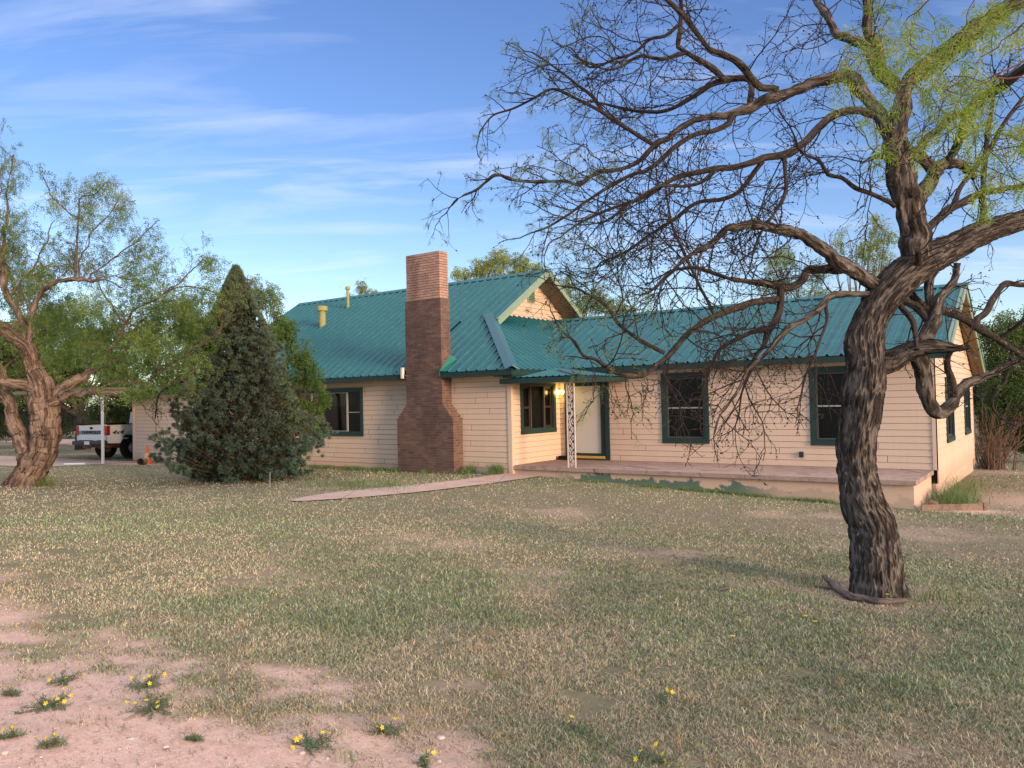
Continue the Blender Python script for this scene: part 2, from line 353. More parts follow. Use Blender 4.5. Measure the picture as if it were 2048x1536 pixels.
def strip(name,P,wl,mat,lift,label=None,nu=4):
    g=MB();P=np.array(P,float);t=np.gradient(P,axis=0);t/=np.linalg.norm(t,axis=1)[:,None];nn=np.stack([-t[:,1],t[:,0]],1)
    rows=[]
    for i in range(len(P)):
        for k in range(nu+1):
            q=P[i]+nn[i]*wl[i]*(k/nu-.5);rows.append((q[0],q[1],float(gz2(np.array(q[0]),np.array(q[1])))+lift))
    f=[(i*(nu+1)+k,i*(nu+1)+k+1,(i+1)*(nu+1)+k+1,(i+1)*(nu+1)+k) for i in range(len(P)-1) for k in range(nu)]
    f=[q[::-1] for q in f]
    g.add(rows,np.array(f));o=g.build(name,mat);return tag(o,label,kind='structure')
# concrete walk from the porch step, dirt lane and drive on the left
ys=np.linspace(-2.6,-10.2,26);wj=1.05+.22*(vnoise(ys*1.3,0*ys,s=9)-.5);wj[-5:]*=[.95,.85,.7,.5,.25]
strip('walk_path',np.stack([-9.35+0*ys+.12*np.sin(ys*.8),ys],1),wj,M['walk'],.022)
tt=np.linspace(0,1,30);strip('driveway',np.stack([-27.6-34*tt,-4.9-2.6*tt],1)[:],4.2+1.5*tt,M['walk'],.012)
strip('dirt_lane',np.stack([-36-60*tt,6+5*tt],1),5+0*tt,M['dirt'],.015)
# ---------------------------------------------------------------- the house
H=empty('house',(-9.9,0,-.25)); HO=(-9.9,0,-.25)
tag(H,'long single-storey peach clapboard house with teal metal roof and brick chimney','house')
GRADE=-1.0
def wall_boards(axis_,plane,sgn,a0,a1,z0,ztop,holes=(),ex=.150,joints=True,zoff=0.):
    """axis_: 0 boards run along X at y=plane, 1 along Y at x=plane; sgn: outward direction."""
    g=MB();bk=MB()
    def put(a,b,c,d,f0,f1,g_):  # a..b along, c..d z, f0,f1 out-offset bottom/top
        def P(t,z,o): return (t,plane+sgn*o,z) if axis_==0 else (plane+sgn*o,t,z)
        v=[P(a,c,f0),P(b,c,f0),P(b,d,f1),P(a,d,f1),P(a,c,0),P(b,c,0)]
        q=[(0,1,2,3),(4,5,1,0)]
        if (sgn>0)==(axis_==0): q=[t_[::-1] for t_ in q]
        g_.add(v,q)
    top=lambda t: ztop(t) if callable(ztop) else ztop
    zmax=max(top(a0+(a1-a0)*k/40) for k in range(41))
    nrow=int(math.ceil((zmax-z0)/ex)); 
    for r in range(nrow):
        lo=z0+r*ex;hi=min(lo+ex,zmax)
        cuts=sorted({lo,hi}|{z for h in holes for z in (h[2],h[3]) if lo<z<hi})
        # extent along for sloping tops
        if callable(ztop):
            ts=[a0+(a1-a0)*k/400 for k in range(401)];ok=[t for t in ts if top(t)>lo+.01]
            if not ok: continue
            A,B=min(ok),max(ok)
        else:A,B=a0,a1
        js=[A]
        if joints:
            t=A+random.uniform(1.2,3.6)
            while t<B-.6: js.append(t);t+=3.66
        js.append(B)
        for c,d in zip(cuts[:-1],cuts[1:]):
            iv=[(A,B)]
            for h in holes:
                if h[2]<=c+1e-6 and h[3]>=d-1e-6:
                    nv=[]
                    for p,q in iv:
                        if h[0]>p: nv.append((p,min(q,h[0])))
                        if h[1]<q: nv.append((max(p,h[1]),q))
                    iv=[k for k in nv if k[1]-k[0]>.01]
            o=lambda z:.014-.011*(z-lo)/ex
            for p,q in iv:
                for j0,j1 in zip(js[:-1],js[1:]):
                    s0,s1=max(p,j0+(.005 if j0>A else 0)),min(q,j1-(.005 if j1<B else 0))
                    if s1-s0>.01:
                        if callable(ztop) :
                            # clip the upper edge to the slope
                            m=12;tt=[s0+(s1-s0)*k/m for k in range(m+1)]
                            for u0,u1 in zip(tt[:-1],tt[1:]):
                                dd_=d-(.007 if abs(d-hi)<1e-6 else 0);d0,d1=min(dd_,top(u0)),min(dd_,top(u1))
                                if max(d0,d1)<=c+.002: continue
                                d0=max(d0,c);d1=max(d1,c)
                                P=lambda t,z,oo:(t,plane+sgn*oo,z) if axis_==0 else (plane+sgn*oo,t,z)
                                v=[P(u0,c,o(c)),P(u1,c,o(c)),P(u1,d1,o(d1)),P(u0,d0,o(d0)),P(u0,c,0),P(u1,c,0)]
                                qf=[(0,1,2,3),(4,5,1,0)] if c==lo else [(0,1,2,3)]
                                if (sgn>0)==(axis_==0): qf=[t_[::-1] for t_ in qf]
                                g.add(v,qf)
                        else: put(s0,s1,c,d-(.0075 if abs(d-hi)<1e-6 else 0),o(c),o(d),g)
    return g
def hole_frame(g,axis_,plane,sgn,h,depth):   # reveal walls of an opening
    a0,a1,z0,z1=h
    P=lambda t,z,o:(t,plane+sgn*o,z) if axis_==0 else (plane+sgn*o,t,z)
    for (p,q) in (((a0,z0),(a0,z1)),((a0,z1),(a1,z1)),((a1,z1),(a1,z0)),((a1,z0),(a0,z0))):
        g.add([P(p[0],p[1],.01),P(q[0],q[1],.01),P(q[0],q[1],-depth),P(p[0],p[1],-depth)],[(0,1,2,3)])
def rbox(g,axis_,plane,sgn,a0,a1,z0,z1,o0,o1):
    y0,y1=sorted((plane+sgn*o0,plane+sgn*o1))
    if axis_==0:g.box(a0,a1,y0,y1,z0,z1)
    else:g.box(y0,y1,a0,a1,z0,z1)
ZF=2.50   # fascia bottom
fr='siding'
W2H=(-2.60,-1.37,.63,2.31); W1H=(-6.51,-5.39,.63,2.31)
DH=(-9.60,-8.36,-.0,2.22); PWH=(-18.75,-15.73,.86,2.18); SWH=(-1.96,-.40,.94,2.19)
S1H=(1.78,3.0,.62,2.0); S2H=(5.72,6.92,.62,2.0)
def wallobj(name,g): return g.build(name,M['siding'],H,HO)
# slight proud overlaps avoided: corner boards cover the ends
wallobj('wall',wall_boards(0,0,-1,-9.895,-.06,.006,2.60,[W1H,W2H,DH]))
wallobj('wall',wall_boards(1,-9.9,1,-2.46,-.022,.006,2.56,[SWH],joints=False))
wallobj('wall',wall_boards(0,-2.5,-1,-24.2,-9.94,-.235,2.60,[PWH]))
wallobj('wall',wall_boards(0,-2.5,-1,-29.2,-24.24,-.36,2.34,[]))
zrw=lambda y: 4.40-.474*abs(y-3.51)
wallobj('wall',wall_boards(1,0,1,.04,8.0,-.30,zrw,[S1H,S2H]))
zgw=lambda y: 6.05-.636*abs(y-2.6)
wallobj('gable_wall',wall_boards(1,-12.6,1,.1,5.1,4.50,zgw,[(2.33,2.75,5.12,5.62)],joints=False))
# structural backing (dark, 2 cm behind the boards), with the openings left out
def backing(axis_,plane,sgn,a0,a1,z0,z1,holes):
    g=MB();xs=sorted({a0,a1}|{h[i] for h in holes for i in (0,1)});zs=sorted({z0,z1}|{h[i] for h in holes for i in (2,3)})
    for x0,x1 in zip(xs[:-1],xs[1:]):
        for q0,q1 in zip(zs[:-1],zs[1:]):
            if any(h[0]<=x0+1e-6 and h[1]>=x1-1e-6 and h[2]<=q0+1e-6 and h[3]>=q1-1e-6 for h in holes): continue
            rbox(g,axis_,plane,sgn,x0,x1,q0,q1,-.10,-.012)
    return g
backing(0,0,-1,-9.9,-.1,-.3,2.60,[W1H,W2H,DH]).build('wall_framing',M['back'],H,HO)
backing(1,-9.9,1,-2.4,-.1,-.3,2.60,[SWH]).build('wall_framing',M['back'],H,HO)
backing(0,-2.5,-1,-29.1,-10.0,-.2,2.33,[PWH]).build('wall_framing',M['back'],H,HO)
backing(1,0,1,.02,7.9,-.3,2.1,[S1H,S2H]).build('wall_framing',M['back'],H,HO)
# corner boards
g=MB()
g.box(-.075,.025,-.028,.0-.002,.004,2.6);g.box(.003,.028,-.028,.075,-.30,2.6)
g.build('corner_board',M['siding'],H,HO)
g=MB();g.box(-10.0,-9.872,-2.53,-2.503,-.235,2.6);g.box(-9.898,-9.872,-2.5,-2.42,-.235,2.6);g.build('corner_board',M['siding'],H,HO)
g=MB();g.box(-29.28,-29.17,-2.53,-2.503,-.36,2.36);g.box(-29.3,-29.2,-2.502,4.5,-.45,2.4);g.build('corner_board',M['siding'],H,HO)
g=MB();g.box(-29.1,-9.95,3.0,8.0,-1.2,2.4);g.box(-9.95,-.1,6.9,7.98,-1.2,2.1);g.box(-.12,.02,7.9,8.02,-.5,2.3);g.build('rear_wall',M['siding'],H,HO)
# foundation
g=MB();g.box(-.4,-.03,.02,7.98,-1.6,-.29);g.build('foundation',M['stucco'],H,HO);g=MB();g.box(-29.15,-9.95,-2.47,-2.2,-1.6,-.2);g.build('foundation',M['stucco'],H,HO)
g=MB();g.box(-9.6,-.15,.06,.12,2.2,2.86);g.build('attic_blocker',M['back'],H,HO)  # added dark board behind the eave, blocks bright sky showing through the attic
# ---- windows
def window(axis_,plane,sgn,h,tw=.11,kind='hung',sill=True):
    a0,a1,z0,z1=h; f=MB()
    o0,o1=.0,.042
    rbox(f,axis_,plane,sgn,a0-tw,a1+tw,z1,z1+tw,o0,o1);rbox(f,axis_,plane,sgn,a0-tw,a1+tw,z0-tw,z0,o0,o1+.006)
    rbox(f,axis_,plane,sgn,a0-tw,a0,z0,z1,o0,o1-.003);rbox(f,axis_,plane,sgn,a1,a1+tw,z0,z1,o0,o1-.003)
    # inner stop
    for q in ((a0,a1,z1-.035,z1),(a0,a1,z0,z0+.035),(a0,a0+.035,z0+.035,z1-.035),(a1-.035,a1,z0+.035,z1-.035)): rbox(f,axis_,plane,sgn,*q,-.09,.012)
    F_=f.build('window',M['green'],H,HO)
    i0,i1,j0,j1=a0+.035,a1-.035,z0+.035,z1-.035;mz=(z0+z1)/2
    s=MB()
    def pane(q,mat): p=MB();rbox(p,axis_,plane,sgn,*q,-.052,-.046);o=p.build('pane',mat,F_);o.data.transform(Matrix.Translation(-Vector(HO)));return o
    def sub(m,name,mat): o=m.build(name,mat,F_,HO);return o
    if kind=='hung':
        for q in ((i0,i1,j1-.03,j1),(i0,i1,j0,j0+.03),(i0,i0+.03,j0+.03,j1-.03),(i1-.03,i1,j0+.03,j1-.03)): rbox(s,axis_,plane,sgn,*q,-.06,-.02)
        sub(s,'sash',M['frame']);s=MB();rbox(s,axis_,plane,sgn,i0+.03,i1-.03,mz-.018,mz+.018,-.06,-.015);sub(s,'meeting_rail',M['sash'])
        pane((i0+.03,i1-.03,j0+.03,j1-.03),M['screen'])
        b=MB();z=j0+.02
        while z<j1-.02:
            rbox(b,axis_,plane,sgn,i0+.02,i1-.02,z,z+.021,-.10,-.094);z+=.027
        sub(b,'blind',M['blind'])
        k=MB();rbox(k,axis_,plane,sgn,i0-.1,i1+.1,j0-.1,j1+.1,-.52,-.50);sub(k,'room_backing',M['back'])
    elif kind=='picture':
        mu=i1-.62
        for q in ((mu-.03,mu+.03,j0,j1),(i0,mu-.03,j0,j0+.02),(i0,mu-.03,j1-.02,j1),(mu+.03,i1,mz-.03,mz-.005),(i0+.6,i0+.66,j0+.02,j1-.02)): rbox(s,axis_,plane,sgn,*q,-.06,-.012)
        sub(s,'mullion',M['sash'])
        pane((i0,mu-.03,j0+.02,j1-.02),M['glass']);pane((mu+.03,i1,j0,j1),M['screen'])
        k=MB();rbox(k,axis_,plane,sgn,i0-1,i1+1,j0-1,j1+.3,-1.6,-1.5);rbox(k,axis_,plane,sgn,i1+.6,i1+.7,j0-1,j1+.3,-3.1,-.2);rbox(k,axis_,plane,sgn,i0-1,i1+1,j0-.95,j0-.85,-3.1,-.2);sub(k,'room_backing',M['room'])
        k=MB() # gathered curtains and a draped valance
        for (c0,c1,zz0,zz1) in ((i0+.05,i0+.9,j0,j1),):
            n=60;v=[];
            for i in range(n+1):
                t=i/n;oo=-.30+.03*math.sin(t*42)
                for z in (zz0,zz1): v.append((c0+(c1-c0)*t,plane+sgn*oo,z))
            k.add(v,[(2*i,2*i+1,2*i+3,2*i+2) for i in range(n)])
        n=40;v=[]
        for i in range(n+1):
            t=i/n;oo=-.35+.02*math.sin(t*60)
            zt=j1-.10;zb_=j1-.34-.12*math.sin(t*math.pi)
            for z in (zb_,zt): v.append((i0+.9+(mu-i0-.9)*t,plane+sgn*oo,z))
        k.add(v,[(2*i,2*i+1,2*i+3,2*i+2) for i in range(n)]);sub(k,'curtain',M['curtain'])
        k=MB();xx=mu-.30 # a ladder-back chair seen inside
        for dx in (0,.34): k.beam((xx+dx,plane+1.0,-.1),(xx+dx+.03,plane+1.05,1.32),.04,.04,(0,1,0))
        for z in (.9,1.05,1.2): k.box(xx,xx+.36,plane+1.02,plane+1.04,z,z+.07)
        k.box(xx-.02,xx+.4,plane+.6,plane+1.02,.72,.76);sub(k,'chair_back',M['chairwood'])
    else: # triple: fixed light between narrow double-hung sashes
        w3=(i1-i0);m1=i0+w3*.27;m2=i0+w3*.73
        for mm in (m1,m2): s=MB();rbox(s,axis_,plane,sgn,mm-.02,mm+.02,j0,j1,-.06,-.005);sub(s,'mullion',M['frame'])
        for (p,q) in ((i0,m1-.02),(m2+.02,i1)):
            s=MB()
            for r in ((p,p+.06,j0,j1),(q-.06,q,j0,j1),(p+.06,q-.06,j0,j0+.06),(p+.06,q-.06,j1-.06,j1),(p+.06,q-.06,mz-.03,mz+.03)): rbox(s,axis_,plane,sgn,*r,-.06,-.03)
            sub(s,'sash',M['shut'])
        pane((i0,i1,j0,j1),M['screen']) if False else None
        p=MB();rbox(p,axis_,plane,sgn,i0,i1,j0,j1,-.075,-.068);sub(p,'pane',M['screen'])
        k=MB();rbox(k,axis_,plane,sgn,i0-.1,i1+.1,j0-.1,j1+.1,-.62,-.6);sub(k,'room_backing',M['back'])
    return F_
window(0,0,-1,W1H);window(0,0,-1,W2H)
window(1,0,1,S1H);window(1,0,1,S2H)
window(0,-2.5,-1,PWH,kind='picture')
window(1,-9.9,1,SWH,.12,kind='triple')
# ---- door
g=MB()
for q in ((-9.72,-9.60,0,2.34),(-8.36,-8.24,0,2.34),(-9.60,-8.36,2.22,2.34)): rbox(g,0,0,-1,*q,.0,.045)
for q in ((-9.60,-9.44,.04,2.2),(-8.54,-8.36,.04,2.2),(-9.44,-8.54,2.14,2.22),(-9.44,-8.54,.13,.19)): rbox(g,0,0,-1,*q,-.09,.0)
DF=g.build('door_frame',M['green'],H,HO)
g=MB();g.box(-9.44,-8.54,.035,.075,.19,2.14);D=g.build('door',M['door'],DF,HO)
g=MB()
P=[(-9.36,.035-k*.012,1.10) for k in range(5)];g.tube(P,[.028,.012,.012,.03,.026],14);g.build('door_knob',M['brass'],DF,HO);g=MB();P=[(-9.36,.035-k*.012,1.22) for k in range(3)];g.tube(P,[.025,.022,.018],12)
g.build('deadbolt',M['brass'],DF,HO)
g=MB();g.box(-9.60,-8.40,-.055,.02,.045,.115);g.build('threshold',M['brass'],DF,HO)
g=MB();g.box(-9.66,-8.30,-.075,.02,.003,.042);g.box(-9.7,-8.3,1.2,1.25,-.1,2.4);g.build('door_step',M['green'],DF,HO)
# outlet
g=MB();g.box(-2.99,-2.89,-.055,-.01,.22,.36);g.box(-2.975,-2.905,-.065,-.05,.235,.28);g.box(-2.975,-2.905,-.065,-.05,.30,.345);g.build('outlet',M['green'],H,HO)
# wall lamp
g=MB();g.box(-9.82,-9.76,-.05,-.018,1.86,2.04)
for dx in (-.07,.07): g.tube([(-9.79,-.05,1.93),(-9.79+dx*.5,-.10,1.90),(-9.79+dx,-.13,1.89),(-9.79+dx,-.14,1.91)],.008,8)
LP=g.build('wall_lamp',M['brass'],H,HO)
g=MB()
for dx in (-.07,.07): g.lathe([(.018,0),(.04,.03),(.05,.07),(.046,.11),(.05,.125)],(-9.79+dx,-.14,1.91),14)
g.build('lamp_shade',M['glow'],LP,HO,smooth=True)
pl=bpy.data.lights.new('porch_lamp','POINT');pl.energy=3.2;pl.color=(1,.62,.2);pl.shadow_soft_size=.05
po=bpy.data.objects.new('porch_lamp',pl);COL.objects.link(po);po.location=(-9.76,-.30,1.98)
# ---- porch
g=MB();g.box(-9.895,-.07,-2.5,-.004,-.095,0);g.build('porch_slab',M['slab'],H,HO)
g=MB();g.box(-9.895,-.12,-2.42,-.05,-1.3,-.108);g.build('porch_base',M['stucco'],H,HO)
# column of scrolled ironwork
g=MB();cx0,cx1,cy=-8.145,-7.925,-2.46
for x in (cx0,cx1): g.box(x-.014,x+.014,cy-.014,cy+.014,0.002,2.24)
g.box(cx0-.014,cx1+.014,cy-.014,cy+.014,2.21,2.238)
CO=g.build('porch_column',M['iron'],H,HO)
g=MB();zz=.06;k=0;xm=(cx0+cx1)/2;hw=.088
tv=np.linspace(0,2.14,140);g.tube(np.stack([xm+.05*np.sin(tv*2*np.pi/.42),cy+0*tv,.04+tv],1),.0085,5)
while zz<2.1:
    sd_=1 if k%2 else -1
    t=np.linspace(0,1,16)
    for (dz,fl) in ((0,1),(.07,-1)):
        a=t*4.6;r=.075*(1-t*.75);g.tube(np.stack([xm+sd_*fl*(.045+r*np.cos(a)*.55-.01),cy+0*t,zz+dz+r*np.sin(a)*.9],1),.0075,5)
    for q in range(3):   # leaves
        lx=xm+sd_*(-.055+.045*q);lz=zz+.02+.045*q;a=random.uniform(-.6,.9)*sd_;dx,dz=math.sin(a),math.cos(a)
        L_=.055;wd=.02
        v=[(lx,cy-.004,lz),(lx+dx*L_*.5+dz*wd,cy-.009,lz+dz*L_*.5-dx*wd),(lx+dx*L_,cy-.004,lz+dz*L_),(lx+dx*L_*.5-dz*wd,cy-.009,lz+dz*L_*.5+dx*wd)]
        g.add(v+[(x_,y_+.012,z_) for x_,y_,z_ in v],[(0,1,2,3),(7,6,5,4),(0,4,5,1),(1,5,6,2),(2,6,7,3),(3,7,4,0)])
    zz+=.105;k+=1
g.build('scrollwork',M['iron'],CO,HO)
# ---- ribbed metal roofing
def ribbed(O,U,V,Nn,poly,pitch,u_off=0.,rh=.05,minor=True,ext=0.):
    """poly in (u,v) plan-of-slope coordinates, convex. ribs run along V."""
    O,U,V,Nn=(np.array(a,float) for a in (O,U,V,Nn));g=MB()
    us=[p[0] for p in poly];u0,u1=min(us),max(us);st=[]
    prof=[(0,0),(.03,rh),(.058,rh),(.088,0)]
    if minor:
        for f in (.40,.62): prof+= [(.088+(pitch-.088)*f-.012,0),(.088+(pitch-.088)*f,rh*.22),(.088+(pitch-.088)*f+.012,0)]
    k=math.floor((u0-u_off)/pitch)-1
    while u_off+k*pitch<u1+pitch:
        for a,h in prof: st.append((u_off+k*pitch+a,h))
        k+=1
    st+= [(u,None) for u in us]; st.sort(key=lambda t:t[0]); st=[t for t in st if u0-1e-9<=t[0]<=u1+1e-9]
    hs=[(a,h) for a,h in st if h is not None];ha=np.array([a for a,h in hs] or [0]);hh=np.array([h for a,h in hs] or [0])
    def rng(u):
        r=[];n=len(poly)
        for i in range(n):
            a,b=poly[i],poly[(i+1)%n]
            if abs(a[0]-b[0])<1e-9:
                if abs(u-a[0])<1e-7: r+=[a[1],b[1]]
            elif min(a[0],b[0])-1e-7<=u<=max(a[0],b[0])+1e-7: r.append(a[1]+(b[1]-a[1])*(u-a[0])/(b[0]-a[0]))
        return min(r),max(r)
    v=[];last=None;cols=[]
    for u,h in st:
        if last is not None and u-last<1e-5: continue
        last=u
        if h is None: h=float(np.interp(u,ha,hh))
        lo,hi=rng(u)
        for q in (lo,hi): v.append(O+U*u+V*q+Nn*h)
        cols.append(u)
    m=len(cols);f=[(2*i,2*i+2,2*i+3,2*i+1) for i in range(m-1)]
    g.add(v,np.array(f));return g
SL=.636;LF=math.sqrt(1+SL*SL)
Vm=np.array([0,1,SL])/LF;Nm=np.array([0,-SL,1])/LF
PM=.345
def mainv(y): return (y+3.02)*LF
O=(0,-3.02,2.60)
g1=ribbed(O,(1,0,0),Vm,Nm,[(-24.8,0),(-13.42,0),(-13.42,mainv(-2.42)),(-11.9,mainv(-2.42)),(-11.9,mainv(-.31)),(-24.8,mainv(-.31))],PM) if False else None
# front slope in pieces round the chimney and hip
def roofpart(name,*gs):
    g=MB()
    for q in gs:
        for k in q.f: pass
        g.v+=q.v;g.c+=q.c;g.a+=q.a
        for k,fl in q.f.items():
            g.f.setdefault(k,[]).extend([x+g.n for x in fl])
        g.n+=q.n
    return g.build(name,M['roof'],H,HO)
CHL,CHR=-13.36,-11.98
R=lambda poly,**k: ribbed(O,(1,0,0),Vm,Nm,[(x,mainv(y)) for x,y in poly],PM,**k)
roofpart('roof',
 R([(-24.8,-3.02),(CHL-.03,-3.02),(CHL-.03,-.31),(-24.8,-.31)]),
 R([(CHL-.03,-2.46),(CHR+.03,-2.46),(CHR+.03,-.4),(-12.19,-.31),(CHL-.03,-.31)]),
 R([(CHR+.03,-3.02),(-9.48,-3.02),(CHR+.03,-.50)]),
 R([(-24.8,-.31),(-11.83,-.31),(-11.83,2.6),(-24.8,2.6)]),
 ribbed((0,8.22,2.60),(-1,0,0),np.array([0,-1,SL])/LF,np.array([0,SL,1])/LF,[(11.83,0),(24.8,0),(24.8,5.62*LF),(11.83,5.62*LF)],PM))
# hip side facing the wing (ribs run towards -X)
Oh=(-9.48,0,2.60)
def hx(x): return (-9.48-x)*LF
roofpart('roof',ribbed(Oh,(0,1,0),np.array([-1,0,SL])/LF,np.array([SL,0,1])/LF,[(-3.02,0),(-.42,0),(3.55,hx(-12.45)),(3.55,hx(-12.6)),(.1,hx(-12.6))],.29,minor=True,rh=.045))
# wing slopes
SW=.474;LW=math.sqrt(1+SW*SW);Vw=np.array([0,1,SW])/LW;Nw=np.array([0,-SW,1])/LW
Ow=(0,-.42,2.655)
roofpart('roof',ribbed(Ow,(1,0,0),Vw,Nw,[(-9.50,0),(.35,0),(.35,3.93*LW),(-12.47,3.93*LW)],.317,minor=True,rh=.05),
 ribbed((0,8.42,2.655-.474*.98),(-1,0,0),np.array([0,-1,SW])/LW,np.array([0,SW,1])/LW,[(-.35,0),(9.5,0),(12.47,4.91*LW),(-.35,4.91*LW)],.317,rh=.05))
# garage roof, low slope
roofpart('roof',ribbed((0,-2.98,2.44),(1,0,0),np.array([0,1,.10])/1.005,np.array([0,-.1,1])/1.005,[(-29.6,0),(-24.3,0),(-24.3,7.4),(-29.6,7.4)],PM))
# porch roof (two slopes meeting in a hip)
sp=.15;lp=math.sqrt(1+sp*sp);Xr=-7.60;Yf=-2.78
roofpart('porch_roof',ribbed((0,Yf,2.375),(1,0,0),np.array([0,1,sp])/lp,np.array([0,-sp,1])/lp,[(-10.1,0),(Xr,0),(Xr-1.8,1.8*lp),(-10.1,1.8*lp)],.2,minor=False,rh=.022),
 ribbed((Xr,0,2.375),(0,1,0),np.array([-1,0,sp])/lp,np.array([sp,0,1])/lp,[(Yf,0),(-.03,0),(-.03,1.8*lp),(Yf+1.8,1.8*lp)],.2,minor=False,rh=.022))
# ridge caps
def cap(name,P,Q,w1_,w2_,mat,th=.02,drop1=.0,n=None,up=.03):
    """ridge cap: two strips falling away on either side of line P-Q."""
    P,Q=np.array(P,float),np.array(Q,float);a,b=np.array(w1_,float),np.array(w2_,float);u=np.array((0,0,up))
    v=[P+a,P+u,P+b,Q+a,Q+u,Q+b];v+=[x-np.array((0,0,th)) for x in v]
    f=[(0,3,4,1),(1,4,5,2),(6,7,10,9),(7,8,11,10),(0,6,9,3),(2,5,11,8),(0,1,7,6),(1,2,8,7),(3,9,10,4),(4,10,11,5)]
    g=MB();g.add(v,f);return g.build(name,mat,H,HO)
def rel(d,n,k=.036): return np.array(d)+np.array(n)*k
cap('ridge_cap',(-24.85,2.6,6.19),(-11.80,2.6,6.19),(0,-.17,-.17*SL+.03),(0,.17,-.17*SL+.03),M['roof'],up=.035)
cap('ridge_cap',(-12.5,3.51,4.535),(.37,3.51,4.535),(0,-.17,-.17*SW+.03),(0,.17,-.17*SW+.03),M['roof'],up=.035)
# hip cap: wide box section
cap('hip_cap',(-9.40,-3.10,2.57),(-12.36,-.14,4.455),(-.20,-.06,.04),(.10,.17,.03),M['cap'],up=.13)
cap('hip_cap',(Xr+.02,Yf-.02,2.375),(Xr-1.25,Yf+1.25,2.375+1.25*sp),(-.13,-.02,.03),(.02,.12,.03),M['cap'],up=.05)
# valley flashing
g=MB();A=np.array((-9.52,-.42,2.62));B=np.array((-12.47,3.51,4.49));s_=np.array((-.07,-.05,.05));t_=np.array((.08,.05,.05))
g.add([A+s_,A,A+t_,B+s_,B,B+t_],[(0,1,4,3),(1,2,5,4)]);g.build('valley_flashing',M['mint_lit'],H,HO)
# fascias
def fas(name,p,q,mat=M['green'],w_=.03,h=.15): g=MB();g.beam(p,q,w_,h);return g.build(name,mat,H,HO)
fas('fascia',(-24.75,-2.985,2.525),(CHL-.02,-2.985,2.525));fas('fascia',(CHR+.02,-2.985,2.525),(-9.50,-2.985,2.525))
fas('fascia',(-9.515,-2.968,2.525),(-9.515,-.44,2.525))
fas('fascia',(-9.50,-.385,2.57),(.33,-.385,2.57));fas('fascia',(-29.55,-2.95,2.365),(-24.8,-2.95,2.365),h=.14)
fas('fascia',(-10.07,Yf+.02,2.285),(Xr-.02,Yf+.02,2.285),h=.14);fas('fascia',(Xr-.035,Yf+.036,2.285),(Xr-.035,-.06,2.285),h=.14)
# rakes (edge boards) and slatted soffits
def rake(x,y0,z0,y1,z1,mat,dx=.0):
    g=MB();g.beam((x-.015,y0,z0-.10),(x-.015,y1,z1-.10),.03,.17,(0,0,1));g.beam((x-.03,y0,z0+.012),(x-.03,y1,z1+.012),.12,.02,(0,0,1));return g.build('rake_board',mat,H,HO)
rake(-11.83,-.36,4.29,2.6,6.17,M['mint_lit']);rake(-11.83,5.56,4.29,2.6,6.17,M['mint_lit'])
rake(.36,-.42,2.66,3.51,4.52,M['mint_lit']);rake(.36,8.42,2.20,3.51,4.52,M['mint_lit'])
def soffit(x0,x1,y0,z0,y1,z1,n):
    g=MB()
    for i in range(n):
        a,b=i/n,(i+.9)/n;p=(y0+(y1-y0)*a,z0+(z1-z0)*a);q=(y0+(y1-y0)*b,z0+(z1-z0)*b)
        v=[(x0,p[0],p[1]),(x1,p[0],p[1]),(x1,q[0],q[1]),(x0,q[0],q[1])];v+=[(x,y,z+.012) for x,y,z in v]
        g.add(v,[(0,1,2,3),(7,6,5,4),(0,4,5,1),(1,5,6,2),(2,6,7,3),(3,7,4,0)])
    return g.build('soffit',M['soffit'],H,HO)
soffit(-12.59,-11.87,-.3,4.20,2.6,6.03,26);soffit(-12.59,-11.87,5.5,4.20,2.6,6.03,26)
soffit(.03,.325,-.35,2.54,3.51,4.36,34);soffit(.03,.325,8.35,2.10,3.51,4.36,42)
g=MB();g.box(-24.7,CHL,-2.97,-2.51,2.56,2.58);g.box(CHR,-9.53,-2.97,-2.51,2.56,2.58);g.box(-9.87,-9.53,-2.5,-.42,2.575,2.585);g.box(-9.5,.3,-.37,-.005,2.60,2.62);g.box(-29.5,-24.8,-2.94,-2.51,2.36,2.375);g.box(-9.87,-7.66,-2.73,-.03,2.245,2.262);g.build('soffit',M['soffit'],H,HO)
g=MB();g.box(-10.15,-9.53,-2.93,-2.55,2.42,2.45);g.box(-9.87,-9.60,-2.9,-.4,2.385,2.55);g.build('eave_return',M['green'],H,HO)
# left end gable
g=MB();g.prism([(-2.5,2.4),(8.0,2.4),(2.6,6.05-.02),(-2.5,2.75)],0,-24.3,-24.22);g.build('gable_wall',M['siding'],H,HO)
# gable vent
g=MB();y0,y1,z0,z1=2.33,2.75,5.12,5.62
for b in ((y0,y0+.04,z0,z1),(y1-.04,y1,z0,z1),(y0+.04,y1-.04,z0,z0+.04),(y0+.04,y1-.04,z1-.04,z1)): g.box(-12.6,-12.55,b[0],b[1],b[2],b[3])
for k in range(7): z=z0+.06+k*.058;g.add([(-12.56,y0+.04,z),(-12.56,y1-.04,z),(-12.60,y1-.04,z+.045),(-12.60,y0+.04,z+.045)],[(0,1,2,3)])
g.build('gable_vent',M['mint_lit'],H,HO)
g=MB();g.box(-12.7,-12.62,y0-.1,y1+.1,z0-.1,z1+.1);g.build('vent_backing',M['back'],H,HO)
# flue vents on the roof
g=MB();g.lathe([(.125,-.15),(.125,.62)],(-20.81,.39,4.78),22);g.lathe([(.20,.58),(.205,.60),(.205,.74),(.19,.76)],(-20.81,.39,4.78),26);g.build('roof_vent',M['vent'],H,HO)
g=MB();g.lathe([(.055,-.15),(.05,.72)],(-20.72,1.63,5.58),16);g.lathe([(.06,.70),(.10,.74),(.10,.82),(.06,.86)],(-20.72,1.63,5.58),16);g.build('vent_pipe',M['vent'],H,HO)
